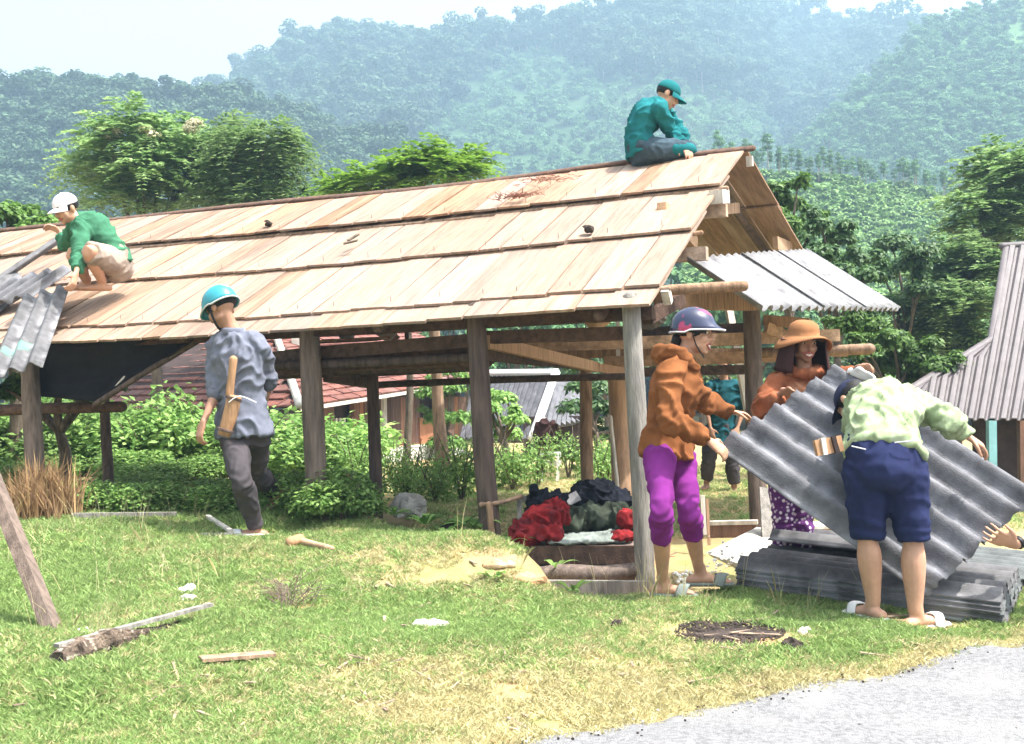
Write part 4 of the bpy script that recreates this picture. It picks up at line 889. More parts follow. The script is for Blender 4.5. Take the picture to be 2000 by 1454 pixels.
# wall under the right eave
wa, wb = P(600, 800, 18.6), P(905, 760, 24.6); wd = (wb - wa); wd.z = 0; wl_ = wd.length; wd.normalize(); wn_ = Vector((wd.y, -wd.x, 0)); za = .78
def wallbox(name, x0, x1, z0, z1, mt, out=0, th=.04): 
    c = wa + wd * ((x0 + x1) / 2) + wn_ * out; c.z = (z0 + z1) / 2; Mx = Matrix((wd, -wn_, Z_)).transposed(); return MB().box(c, x1 - x0, th, z1 - z0, Mx).build(name, M[mt], house)
k = 0; x = .0
while x < wl_ - .1:
    w = .21; 
    if not (.7 < x < 1.35 or 4.0 < x < 4.8): wallbox("wall_plank", x, x + w - .012, za, 1.72, 'house_wood' if k % 4 else 'house_door', random.uniform(0, .01))
    x += w; k += 1
wallbox("wall", -.1, wl_, za, 1.8, 'dark_wall', -.08)
for i in range(4): wallbox("window_bar", .75 + i * .14, .80 + i * .14, .85, 1.35, 'white_wood', .01, .03)
wallbox("door", 1.6, 2.2, za, 1.2, 'house_door', .06); wallbox("door_post", 1.35, 1.55, za, 1.8, 'house_wood', .08, .1); wallbox("door_post", 2.5, 2.62, za, 1.8, 'white_wood', .08, .06)
wallbox("door", 4.1, 4.75, za, 1.3, 'house_door', .05)
MB().box(wa + wd * 2.1 + wn_ * .45 + Vector((0, 0, .62 - wa.z)), 4.7, .9, .28, Matrix((wd, -wn_, Z_)).transposed()).build("floor_slab", M['concrete'], house)
# grey roofed house
gh = thing("grey_house", gz(1060, 22), 'small house with grey ribbed roof and white ridge caps among shrubs', 'house')
g1, g2, g3, g4 = P(1085, 735, 22), P(930, 735, 25), P(900, 860, 22.5), P(1040, 862, 20.3)
def face(name, pts, mt, parent, th=.05, nrib=0):
    mb = MB(); n = (pts[1] - pts[0]).cross(pts[2] - pts[0]).normalized(); n = n if n.z > 0 else -n
    mb.add(list(pts) + [p - n * th for p in pts], [(0, 1, 2, 3), (7, 6, 5, 4), (0, 4, 5, 1), (1, 5, 6, 2), (2, 6, 7, 3), (3, 7, 4, 0)]); o = mb.build(name, M[mt], parent)
    rb_ = MB()
    for i in range(nrib):
        f = (i + .5) / nrib; rb_.beam(pts[0].lerp(pts[1], f) + n * .03, pts[3].lerp(pts[2], f) + n * .03, .09, .05, n)
    if nrib: rb_.build("roof_rib", M[mt], parent)
    return o
face("roof", [g1, g2, g3, g4], 'grey_roof', gh, nrib=16)
g5, g6, g7, g8 = P(1088, 736, 22), P(1140, 760, 22.5), P(1150, 822, 21.0), P(1062, 838, 20.2)
face("roof", [g5, g6, g7, g8], 'grey_roof', gh, nrib=9)
MB().tube([g1 + Z_ * .06, g2 + Z_ * .06], [.1, .1], seg=6).build("ridge_cap", M['white'], gh); MB().tube([g1 + Z_ * .06, g4 + Z_ * .06], [.09, .09], seg=6).build("hip_cap", M['white'], gh); MB().tube([g8 + Z_ * .05, P(1058, 805, 20.6), P(1045, 846, 20.1)], [.07, .07, .07], seg=6, sub=1).build("hip_cap", M['white'], gh)
MB().box(P(1085, 870, 21.2), 1.2, .8, 1.1).build("wall", M['dark_wall'], gh); MB().box(P(1068, 880, 20.7), .3, .06, 1.0).build("door", M['house_door'], gh)
# mauve roofed house at the right edge
mh = thing("mauve_roof_house", gz(2060, 12), 'house with steep mauve corrugated metal roof and pale teal post at right edge', 'house')
YE = 11.0
fpt = lambda px, py: P(px, py, YE + (822 - py) / 340 * 2.6)
outline = [(1966, 484), (2260, 470), (2260, 824), (1690, 822), (1780, 762), (1938, 664)]
def left_edge(py): return np.interp(py, [484, 664, 762, 822], [1966, 1938, 1780, 1690])
rows = [484, 530, 580, 620, 664, 700, 740, 780, 823]; NR = 30; mb = MB(); cols = np.linspace(0, 1, NR * 6 + 1)
def rib_x(c, py): return (1655 + 640 * c) + (823 - py) * (.16 + .02)   # ribs lean to the upper right
for py in rows:
    for c in cols:
        px = max(rib_x(c, py), left_edge(py)); p = fpt(px, py); ph = (c * NR) % 1; p = p + Vector((0, -.8, .6)).normalized() * (.035 if ph < .34 else 0.0) * (1 if px > left_edge(py) + 1 else 0); mb.v.append(tuple(p))
nc = len(cols)
for j in range(len(rows) - 1):
    for i in range(nc - 1): mb.f.append((j * nc + i, j * nc + i + 1, (j + 1) * nc + i + 1, (j + 1) * nc + i))
ro = mb.build("roof", M['purple_roof'], mh); ro.modifiers.new("th", 'SOLIDIFY').thickness = .012
MB().tube([fpt(1690, 820), fpt(1780, 760), fpt(1938, 662), fpt(1967, 482)], [(.05, .03)] * 4, seg=8, sub=1, sides=[Vector((1, 0, 0))] * 4).build("hip_cap", M['purple_roof'], mh, True)
MB().tube([fpt(1958, 482), fpt(2260, 466)], [.05, .05], seg=8).build("ridge_cap", M['purple_roof'], mh, True)
MB().beam(P(1936, 822, 10.95), P(1938, 1000, 10.95), .075, .075, Vector((0, 1, 0))).build("post", M['teal_post'], mh); 
MB().box(P(2010, 900, 11.4), 1.1, .1, 1.1).build("wall", M['dark_wall'], mh); MB().beam(P(1997, 822, 11.0), P(1999, 1000, 11.0), .08, .08, Vector((0, 1, 0))).build("post", M['house_wood'], mh); MB().box(P(2180, 900, 11.6), 1.6, .2, 1.2).build("wall", M['house_wood'], mh)
# ------------------------------------------------------------------ people
def hand(mb, wr, dr, pn, side, curl, s=1.0, thumb=.5, spread=1.0):
    """palm, four unequal fingers with three bends, thumb from the side of the palm; side points to the thumb"""
    d = Vector(dr).normalized(); pn = (Vector(pn) - d * Vector(pn).dot(d)).normalized(); sd = d.cross(pn); sd = sd if sd.dot(Vector(side)) > 0 else -sd
    wr = Vector(wr); kn = wr + d * .088 * s
    mb.tube([wr - d * .01, wr + d * .03 * s, kn], [(.027 * s, .019 * s), (.036 * s, .016 * s), (.040 * s, .013 * s)], seg=12, sides=[sd] * 3, sub=3)
    for k, L in enumerate((.88, 1.0, .94, .74)):
        b = kn + sd * (.030 - .020 * k) * s * spread - d * .008; dd = (d + sd * (.10 - .07 * k) * spread).normalized(); a = 0; p = b; pts = [b - d * .02, b]
        for m, l in enumerate((.043, .027, .021)):
            a += curl * (.75, 1.0, .8)[m]; v = dd * math.cos(a) + pn * math.sin(a); p = p + v * l * L * s; pts.append(p)
        mb.tube(pts, [.0098 * s, .0094 * s, .0088 * s, .0078 * s, .0062 * s], seg=8, sub=2)
    b = wr + d * .022 * s + sd * .026 * s; v1 = (d * .55 + sd * .8 + pn * thumb * .6).normalized(); v2 = (d * .85 + sd * .25 + pn * thumb).normalized()
    mb.tube([b - sd * .015, b, b + v1 * .038 * s, b + v1 * .038 * s + v2 * .032 * s, b + v1 * .038 * s + v2 * .055 * s], [.013 * s, .014 * s, .0115 * s, .010 * s, .007 * s], seg=8, sub=2)
def foot(mb, an, toe, s=1.0, up=Z_):
    d = (toe - an); d = (d - up * d.dot(up)).normalized(); sd = d.cross(up); h = .065 * s; b = an - up * h
    mb.tube([b - d * .055 * s + up * .02, b + d * .02 * s + up * .028, b + d * .10 * s + up * .02, b + d * .165 * s + up * .012], [(.030 * s, .026 * s), (.034 * s, .034 * s), (.043 * s, .024 * s), (.036 * s, .013 * s)], seg=12, sides=[sd] * 4, sub=3)
    mb.tube([an + up * .03, b + d * .015 + up * .03], [.036 * s, .034 * s], seg=10)
    for k in range(5): t = b + d * (.168 - .008 * k) * s + sd * (.026 - .014 * k) * s * (1 if True else 0) + up * .010; mb.ell(t, .009 * s, .009 * s, .008 * s, seg=7, rings=5)
    return b, d, sd
def sandal(p, b, d, sd, m, s=1.0, up=Z_):
    mb = MB(); mb.tube([b - d * .065 * s, b + d * .03 * s, b + d * .11 * s, b + d * .185 * s], [(.036 * s, .014), (.038 * s, .014), (.047 * s, .014), (.038 * s, .012)], seg=12, sides=[sd] * 4, sub=3)
    mb.build("sandal_sole", m, p, True)
    MB().tube([b + d * .10 * s + sd * .05 * s + up * .0, b + d * .115 * s + sd * .03 * s + up * .045, b + d * .12 * s + up * .055, b + d * .115 * s - sd * .03 * s + up * .045, b + d * .10 * s - sd * .05 * s], [(.03, .006)] * 5, seg=8, sides=[d] * 5, sub=3).build("sandal_strap", m, p, True)
def head_mats(f, u):
    f = Vector(f).normalized(); u = Vector(u); u = (u - f * u.dot(f)).normalized(); r = f.cross(u); return Matrix((r, f, u)).transposed(), r, f, u
def head(mb, c, f, u, s=1.0, fem=False):
    Mh, r, f, u = head_mats(f, u); q = lambda x, y, z: Vector(c) + (r * x + f * y + u * z) * s
    mb.ell(q(0, -.012, .030), .074 * s, .094 * s, .086 * s, Mh); mb.ell(q(0, .030, -.040), .058 * s, .056 * s, .066 * s, Mh)
    mb.ell(q(0, .062, -.088), .024 * s, .020 * s, .020 * s, Mh); mb.ell(q(0, .072, .036), .050 * s, .022 * s, .020 * s, Mh)
    for k in (-1, 1):
        mb.ell(q(.036 * k, .058, -.022), .026 * s, .024 * s, .028 * s, Mh); mb.ell(q(.076 * k, -.012, -.005), .010 * s, .020 * s, .033 * s, Mh); mb.ell(q(.044 * k, .010, -.062), .020 * s, .036 * s, .024 * s, Mh)
    mb.tube([q(0, .080, .018), q(0, .094, -.006), q(0, .103, -.024)], [.009 * s, .011 * s, .015 * s], seg=8); mb.ell(q(0, .086, -.028), .020 * s, .013 * s, .009 * s, Mh)
    mb.ell(q(0, .074, -.056), .026 * s, .018 * s, .015 * s, Mh)
    return q, Mh, r, f, u
def face_parts(p, q, Mh, s, smile=0.0, mouth_open=0.0):
    for k in (-1, 1):
        MB().ell(q(.031 * k, .0765, .012), .0135 * s, .008 * s, .0065 * s, Mh, 10, 6).build("eye", M['eye_white'], p, True); MB().ell(q(.031 * k, .083, .012), .0062 * s, .004 * s, .0062 * s, Mh, 8, 5).build("iris", M['eye_dark'], p, True)
        MB().tube([q(.014 * k, .090, .030), q(.034 * k, .088, .036), q(.052 * k, .074, .029)], [.0035 * s, .0042 * s, .0025 * s], seg=6).build("eyebrow", M['hair'], p, True)
    w = .026 + .010 * smile; o = .006 + .010 * mouth_open
    MB().tube([q(-w, .076, -.056 + .010 * smile), q(0, .0935, -.053 + o * .5), q(w, .076, -.056 + .010 * smile)], [.0045 * s, .006 * s, .0045 * s], seg=6).build("lip", M['lips'], p, True)
    MB().tube([q(-w, .076, -.058 + .010 * smile), q(0, .0920, -.062 - o), q(w, .076, -.058 + .010 * smile)], [.0045 * s, .0065 * s, .0045 * s], seg=6).build("lip", M['lips'], p, True)
    if smile or mouth_open: MB().ell(q(0, .086, -.058 - o * .3), w * .72 * s, .006 * s, (.005 + .006 * mouth_open) * s, Mh, 10, 6).build("teeth", M['teeth'], p, True)
def cap(p, q, Mh, s, m, brim=.085, drop=.0):
    mb = MB(); c = q(0, -.010, .040); mb.ell(c, .083 * s, .103 * s, .090 * s, Mh, 20, 9, zmin=-.08); o = mb.build("cap", m, p, True)
    bm_ = MB(); n = 13; vs = []
    for j in range(4):
        for i in range(n):
            a = math.pi * (.12 + .76 * i / (n - 1)); rr = 1 + (brim / .10) * (j / 3) * (.35 + .65 * math.sin(a) ** 1.5); x = .084 * math.cos(a) * (1 + .10 * j / 3); y = -.010 + .104 * math.sin(a) * rr
            vs.append(q(x, y, .036 - drop * (j / 3) * .06 - .06 * (x / .08) ** 2 * (j / 3) * .35))
    n0 = len(vs); vs = vs + [v - Mh.col[2] * .005 for v in vs]; fs = []
    for j in range(3):
        for i in range(n - 1): a = j * n + i; fs += [(a, a + 1, a + n + 1, a + n), (n0 + a, n0 + a + n, n0 + a + n + 1, n0 + a + 1)]
    for i in range(n - 1): fs.append((3 * n + i, 3 * n + i + 1, n0 + 3 * n + i + 1, n0 + 3 * n + i))
    bm_.add(vs, fs).build("cap_brim", m, o, True); MB().ell(q(0, -.010, .131), .008, .008, .005, Mh, 8, 5).build("cap_button", m, o, True)
    return o
def helmet(p, q, Mh, s, m, brim=.05):
    r, f, u = Mh.col[0], Mh.col[1], Mh.col[2]; c = q(0, -.008, .046)
    mb = MB(); vs = []; fs = []; seg = 28; rg = 12
    for j in range(rg + 1):
        th = math.pi * .5 * j / rg * 1.06
        for i in range(seg):
            a = 2 * math.pi * i / seg; st = math.sin(min(th, 1.62)); fr = math.sin(a); flare = max(0, (j - rg + 2.2) / 2.2)
            x = .102 * st * math.cos(a) * (1 + .05 * flare); y = .124 * st * fr * (1 + .05 * flare + (brim / .124) * flare ** 1.3 * max(0, fr) ** 1.5); z = .108 * math.cos(th) - .018 * flare * (1 - .7 * max(0, fr)) - (.014 if fr < 0 else 0) * flare
            vs.append(c + (r * x + f * y + u * z) * s)
    for j in range(rg):
        for i in range(seg): fs.append((j * seg + i, (j + 1) * seg + i, (j + 1) * seg + (i + 1) % seg, j * seg + (i + 1) % seg))
    mb.add(vs, fs); h = mb.build("helmet", m, p, True); h.modifiers.new("th", 'SOLIDIFY').thickness = .012
    e = [Vector(v) for v in vs[-seg:]]; MB().tube(e + [e[0]], [.0055 * s] * (seg + 1), seg=6, sub=1).build("helmet_trim", M['trim'], h, True)
    MB().tube([q(-.083, -.0, .02), q(-.080, .02, -.05), q(-.03, .055, -.112), q(.03, .055, -.112), q(.080, .02, -.05), q(.083, .0, .02)], [(.009, .003)] * 6, seg=6).build("helmet_strap", M['black'], h, True)
    MB().ell(q(0, -.02, .02), .090 * s, .104 * s, .050 * s, Mh, 18, 6, zmin=-.3).build("helmet_liner", M['black'], h, True)
    return h
def person(label, J, skin, top, bottom, s=1.0, fem=False, vox=.0068, seed=1, hands=(None, None), face=None, hair=True, group=None):
    """J joints; top=(material, sleeve end 0..2, looseness, hem length), bottom=(material, leg end 0..2, looseness)"""
    p = thing("person", J['pelvis'], label, 'person', group)
    sh = (J['shR'] - J['shL']).normalized(); hp = (J['hipR'] - J['hipL']).normalized(); mid = (sh + hp).normalized()
    pel, wai, che, nek = J['pelvis'], J['waist'], J['chest'], J['neck']; up0 = (che - wai).normalized()
    W = .93 if fem else 1.0
    def torso(mb, g, lo=0):
        mb.tube([pel - (wai - pel).normalized() * (.06 + lo) * s, pel, wai, che, che.lerp(nek, .62), nek], [((.115 + g) * s, (.095 + g) * s) if g < 0 else ((.158 + g) * s, (.122 + g) * s), ((.150 + g) * s, (.110 + g) * s), ((.126 * W + g) * s, (.092 + g) * s), ((.152 * W + g) * s, (.108 + g) * s), ((.118 * W + g) * s, (.082 + g) * s), ((.056 + g * .6) * s, (.052 + g * .6) * s)],
                seg=20, sides=[hp, hp, mid, sh, sh, sh], sub=4, cap=g < 0)
    def arm(mb, k, g, end):
        a, b, c = J['sh' + k], J['el' + k], J['wr' + k]; root = che.lerp(nek, .72)
        mb.tube([root, root.lerp(a, .6), a], [(.058 + g) * s, (.060 + g) * s, (.055 + g) * s], seg=12)
        e = min(end, 1.0); pts = [a, a.lerp(b, .35 * e), a.lerp(b, e)]; rs = [.054 + g, .047 + g, .047 - .009 * e + g]
        if end > 1: f_ = end - 1; pts += [b.lerp(c, .3 * f_), b.lerp(c, f_)]; rs += [.040 + g * .95, .040 - .014 * f_ + g * .85]
        mb.tube(pts, [r * s for r in rs], seg=14, sub=4, cap=False)
    def leg(mb, k, g, end):
        a, b, c = J['hip' + k], J['kn' + k], J['an' + k]; e = min(end, 1.0); g = g - (.006 if fem else 0)
        pts = [a.lerp(pel, .25) , a.lerp(b, .12 * e), a.lerp(b, .5 * e), a.lerp(b, e)]; rs = [.085 + g, .090 + g, .076 + g, .086 - .030 * e + g]
        if end > 1:
            f_ = end - 1; back = ((a - b).normalized() + (c - b).normalized()); back = back * (-.0 if back.length < .05 else .015); pts += [b.lerp(c, .3 * f_) + back, b.lerp(c, f_)]; rs += [.066 + g * .9, .066 - .024 * f_ + g * .9]
        mb.tube(pts, [r * s for r in rs], seg=14, sub=4, cap=False)
    b = MB(); torso(b, -.012); ft = {}
    for i, k in enumerate('LR'):
        arm(b, k, -.010, 2); leg(b, k, -.010, 2)
        if 'toe' + k in J: ft[k] = foot(b, J['an' + k], J['toe' + k], s, J.get('fup' + k, Z_))
        if hands[i]: h = hands[i]; hand(b, J['wr' + k], h[0], h[1], h[2], h[3], s * (.93 if fem else 1), *h[4:])
        else: hand(b, J['wr' + k], (J['wr' + k] - J['el' + k]), -Z_ + sh * (.4 if k == 'L' else -.4), Vector((0, -1, .2)), .35, s)
    mb_n = J['head'] - J['hu'] * .03 * s
    b.tube([nek - up0 * .02, nek.lerp(mb_n, .5), mb_n - J['hf'] * .015], [.055 * s, .050 * s, .050 * s], seg=12)
    q, Mh, r, f, u = head(b, J['head'], J['hf'], J['hu'], s, fem)
    me = remesh(b, vox, 3); link("body", me, skin, p, True)
    # clothes
    t = MB(); g = top[2]; torso(t, g, top[3]); arm(t, 'L', g * .8, top[1]); arm(t, 'R', g * .8, top[1]); me = remesh(t, .011, 4)
    folds = []
    for k in 'LR':
        ax = (J['el' + k] - J['sh' + k]).normalized(); folds += [(J['el' + k], ((J['wr' + k] - J['el' + k]).normalized() + ax).normalized(), .10, 150, .006), (J['sh' + k].lerp(che, .3), ax, .10, 110, .006)]
        if top[1] > 1.2: folds.append((J['wr' + k], (J['wr' + k] - J['el' + k]).normalized(), .09, 190, .004))
    folds.append((wai, (che - wai).normalized(), .16, 100, .006))
    displace(me, .016, 9, folds, .003, 34, seed); shirt = link("shirt", me, top[0], p, True)
    tr = MB(); g = bottom[2]; lo = pel - (wai - pel).normalized() * .08 * s
    tr.tube([lo, pel, pel.lerp(wai, .62)], [((.125 + g) * s, (.100 + g) * s), ((.155 + g) * s, (.112 + g) * s), ((.136 * W + g) * s, (.098 + g) * s)], seg=20, sides=[hp] * 3, sub=4)
    leg(tr, 'L', g, bottom[1]); leg(tr, 'R', g, bottom[1]); me = remesh(tr, .011, 4); folds = []
    for k in 'LR':
        ax = (J['an' + k] - J['kn' + k]).normalized(); folds += [(J['kn' + k], ax, .12, 120, .006), (J['hip' + k].lerp(J['kn' + k], .1), (J['kn' + k] - J['hip' + k]).normalized(), .12, 100, .006)]
    displace(me, .007, 8, folds, .0025, 34, seed + 5); link("trousers", me, bottom[0], p, True)
    if face is not None: face_parts(p, q, Mh, s, *face)
    if hair: MB().ell(q(0, -.020, .034), .080 * s, .096 * s, .088 * s, Mh, 18, 10, zmin=-.55).build("hair", M['hair'], p, True)
    return p, q, Mh, ft
V3 = lambda *a: Vector(a)
# --- woman in purple trousers at the right front post
Yw = 6.02; J = dict(pelvis=P(1305, 872, Yw), waist=P(1310, 812, Yw), chest=P(1322, 752, Yw), neck=P(1330, 702, Yw), head=P(1356, 654, Yw), hf=V3(.94, -.30, -.08).normalized(), hu=V3(.10, 0, 1).normalized(),
  shR=P(1308, 728, Yw - .15), shL=P(1336, 728, Yw + .16), hipR=P(1288, 884, Yw - .09), hipL=P(1326, 884, Yw + .09))
J['elR'] = reach(J['shR'], 1310, 822, .27, True); J['wrR'] = reach(J['elR'], 1388, 864, .235, False); J['elL'] = reach(J['shL'], 1374, 784, .25, False); J['wrL'] = reach(J['elL'], 1428, 805, .23, False)
J['knR'] = reach(J['hipR'], 1292, 998, .37, True); J['anR'] = P(1294, 1138, Yw - .03); J['knL'] = reach(J['hipL'], 1346, 1000, .37, True); J['anL'] = P(1366, 1118, Yw + .10); J['toeR'] = J['anR'] + V3(.2, -.06, -.05); J['toeL'] = J['anL'] + V3(.2, -.02, -.05)
held_n = AB.cross(AD).normalized()
pw, q, Mh, ft = person('woman with dark helmet, brown hooded sweatshirt and purple trousers gripping the sheet', J, M['skin'], (M['brownhoodie'], 1.88, .026, .0), (M['purple'], 1.42, .004), .97, True, seed=3,
   hands=((V3(.9, .15, -.15), V3(.2, .0, -1), V3(0, -1, .2), .55), (V3(.75, .1, -.55), V3(.3, .5, -.6), V3(.3, -.5, .8), .5)), face=(.3, .9))
helmet(pw, q, Mh, .97, M['helmet_dark'], .045)
MB().tube([q(0, -.09, -.02), q(-.01, -.10, -.08), q(0, -.10, -.14)], [(.05, .03), (.055, .032), (.04, .02)], seg=10, sides=[Mh.col[0]] * 3).build("hair_bun", M['hair'], pw, True)
hd = MB(); c_ = J['neck'] + V3(-.055, 0, -.005); hd.tube([c_ + V3(.12, -.075, -.05), c_ + V3(.03, -.115, .03), c_ + V3(-.055, -.04, .035), c_ + V3(-.055, .06, .035), c_ + V3(.03, .12, .03), c_ + V3(.12, .08, -.05)], [(.03, .02), (.042, .026), (.05, .034), (.05, .034), (.042, .026), (.03, .02)], seg=10, sides=[Z_] * 6); me = remesh(hd, .009, 3); displace(me, .008, 16, seed=4); link("hood", me, M['brownhoodie'], pw, True)
for k in 'LR': b_, d_, s_ = ft[k]; sandal(pw, b_, d_, s_, M['grey_cloth'], .97)
# --- woman in hooded sun hat behind the sheet
Yh = 6.75; J = dict(pelvis=P(1556, 905, Yh), waist=P(1560, 845, Yh), chest=P(1566, 785, Yh), neck=P(1569, 726, Yh), head=P(1570, 672, Yh - .03), hf=V3(.16, -.97, -.16).normalized(), hu=V3(.03, -.12, 1).normalized(),
  shR=P(1514, 752, Yh), shL=P(1624, 744, Yh), hipR=P(1532, 915, Yh), hipL=P(1580, 915, Yh))
J['elR'] = reach(J['shR'], 1490, 800, .24, True); J['wrR'] = reach(J['elR'], 1531, 764, .2, True); J['elL'] = reach(J['shL'], 1646, 742, .24, True); J['wrL'] = reach(J['elL'], 1664, 728, .18, True)
J['knR'] = P(1530, 1020, Yh - .03); J['anR'] = P(1534, 1125, Yh); J['knL'] = P(1566, 1020, Yh - .03); J['anL'] = P(1562, 1125, Yh); J['toeR'] = J['anR'] + V3(0, -.2, -.05); J['toeL'] = J['anL'] + V3(.05, -.2, -.05)
mfl, nfl, bfl = nt_new("purple_flowered_cloth"); vo = nfl.nodes.new("ShaderNodeTexVoronoi"); vo.inputs['Scale'].default_value = 34; crf = nfl.nodes.new("ShaderNodeValToRGB"); crf.color_ramp.elements[0].color = (.72, .62, .72, 1); crf.color_ramp.elements[0].position = .26; crf.color_ramp.elements[1].color = (.10, .018, .13, 1); crf.color_ramp.elements[1].position = .40
tcf = nfl.nodes.new("ShaderNodeTexCoord"); nfl.links.new(tcf.outputs['Object'], vo.inputs['Vector']); nfl.links.new(vo.outputs['Distance'], crf.inputs[0]); nfl.links.new(crf.outputs[0], bfl.inputs['Base Color']); bfl.inputs['Roughness'].default_value = .95
ph_, q, Mh, ft = person('smiling woman in orange hooded sun hat and purple flowered trousers behind the carried sheet', J, M['skin_dark'], (M['orange'], 1.75, .026, .04), (mfl, 1.9, .02), .96, True, seed=6,
   hands=((V3(.75, -.2, .35), V3(.3, -.6, -.6), V3(0, 0, 1), .75), (V3(.75, -.5, -.3), V3(0, -.6, -.6), V3(-.5, 0, .6), .5)), face=(1.0, .6))
hb_ = MB(); vs = []; seg = 30   # crown and wide bent brim
for rr_, zz in [(.001, .138), (.05, .132), (.084, .11), (.095, .075), (.097, .045), (.125, .042), (.155, .034), (.178, .020)]:
    for i in range(seg): a = 2 * math.pi * i / seg; vs.append(q(rr_ * math.cos(a) * .98, rr_ * math.sin(a) * 1.08 - .01, zz + .012 - (max(0, rr_ - .1) * (.9 * abs(math.cos(a)) ** 2 - .35 * max(0, math.sin(a))) if rr_ > .1 else 0) + .008 * math.sin(a * 3 + 1) * (rr_ / .18) ** 2))
hb_.add(vs, [(j * seg + i, (j + 1) * seg + i, (j + 1) * seg + (i + 1) % seg, j * seg + (i + 1) % seg) for j in range(7) for i in range(seg)]); ht = hb_.build("sun_hat", M['hat_orange'], ph_, True); ht.modifiers.new("th", 'SOLIDIFY').thickness = .005
fl = MB(); vs = []; nU_, nV_ = 25, 9   # cloth flap round face and neck
for j in range(nV_):
    for i in range(nU_):
        a = math.radians(46) + (2 * math.pi - 2 * math.radians(46)) * i / (nU_ - 1) + math.pi / 2 - 0; t_ = j / (nV_ - 1); rr_ = .128 + .030 * t_ + .010 * math.sin(i * 1.7) * t_
        vs.append(q(rr_ * math.cos(a) * 1.0, rr_ * math.sin(a) * 1.12 - .012, .03 - .20 * t_))
fl.add(vs, [(j * nU_ + i, j * nU_ + i + 1, (j + 1) * nU_ + i + 1, (j + 1) * nU_ + i) for j in range(nV_ - 1) for i in range(nU_ - 1)]); fo = fl.build("neck_flap", M['hat_brown'], ph_, True); fo.modifiers.new("th", 'SOLIDIFY').thickness = .006
sc2 = MB(); cn = J['neck']; sc2.tube([cn + V3(.09, -.05, 0), cn + V3(.0, -.10, -.02), cn + V3(-.09, -.05, 0), cn + V3(-.06, .06, .02), cn + V3(.06, .06, .02), cn + V3(.09, -.05, 0)], [.032] * 6, seg=10); me = remesh(sc2, .009, 3); displace(me, .01, 18, seed=8); link("scarf", me, M['orange'], ph_, True)
gl = MB(); hand(gl, J['wrL'], V3(.75, -.5, -.3), V3(0, -.6, -.6), V3(-.5, 0, .6), .5, 1.12); link("glove", remesh(gl, .006, 3), M['white'], ph_, True)
# --- man bending over in navy shorts
Yb = 5.36; J = dict(pelvis=P(1726, 890, Yb - .02), waist=P(1724, 826, Yb + .10), chest=P(1726, 796, Yb + .33), neck=P(1694, 786, Yb + .52), head=P(1668, 788, Yb + .62), hf=V3(-.35, .45, -.82).normalized(), hu=V3(-.30, .84, .35).normalized(),
  shL=P(1680, 800, Yb + .44), shR=P(1788, 792, Yb + .40), hipL=P(1690, 912, Yb), hipR=P(1766, 912, Yb - .01))
J['elR'] = reach(J['shR'], 1852, 822, .26, True); J['wrR'] = reach(J['elR'], 1890, 853, .22, False); J['elL'] = reach(J['shL'], 1670, 860, .26, False); J['wrL'] = reach(J['elL'], 1660, 905, .22, False)
J['knL'] = P(1695, 1052, Yb + .03); J['anL'] = P(1706, 1180, Yb + .05); J['knR'] = P(1783, 1056, Yb - .02); J['anR'] = P(1788, 1198, Yb - .03); J['toeL'] = J['anL'] + V3(-.08, .2, -.05); J['toeR'] = J['anR'] + V3(.19, .10, -.05)
pb, q, Mh, ft = person('man bending over in dark cap, pale green shirt and navy shorts, seen from behind', J, M['skin'], (M['paleplaid'], 1.78, .030, -.09), (M['navy'], 1.0, .018), 1.02, seed=9, hands=((V3(0, .5, -.8), V3(0, 1, 0), V3(1, 0, 0), .6), (V3(.75, .2, -.45), V3(0, .4, -.9), V3(-.3, -.6, .6), .45)))
cap(pb, q, Mh, 1.02, M['navy_cap'], .08)
for k in 'LR': b_, d_, s_ = ft[k]; sandal(pb, b_, d_, s_, M['white'], 1.05)
wb_ = MB(); wc = J['pelvis'].lerp(J['waist'], .55); hpb = (J['hipR'] - J['hipL']).normalized(); fb_ = Vector((0, 1, .0)); e = [wc + hpb * (.172 * math.cos(a)) + Vector((0, .8, .6)) * 0 + fb_ * (.135 * math.sin(a)) + Z_ * (.03 * math.sin(a)) for a in np.linspace(0, 2 * math.pi, 25)]
wb_.tube(e, [(.022, .006)] * 25, seg=6, sides=[Z_] * 25, sub=1).build("waistband", M['navy_cap'], pb, True)
for (a_, b__) in [((1748, 865), (1796, 860)), ((1664, 872), (1690, 878))]: MB().tube([P(*a_, Yb - .172), P((a_[0] + b__[0]) / 2, (a_[1] + b__[1]) / 2, Yb - .18), P(*b__, Yb - .165)], [.0035] * 3, seg=6).build("pocket_trim", M['trim'], pb, True)
# wooden sheath at the bending man's hip
shh = thing("knife_sheath", P(1612, 874, Yb - .03), "short pale wooden knife sheath sticking out at the bending man's hip", 'knife sheath')
MB().beam(P(1592, 876, Yb - .06), P(1644, 866, Yb - .02), .075, .022, Vector((0, -1, .1))).build("sheath", M['knifewood'], shh); MB().beam(P(1604, 873, Yb - .06), P(1612, 872, Yb - .055), .080, .028, Vector((0, -1, .1))).build("sheath_band", M['white_wood'], shh)
MB().beam(P(1626, 870, Yb - .045), P(1634, 868, Yb - .04), .080, .028, Vector((0, -1, .1))).build("sheath_band", M['dark_wall'], shh)
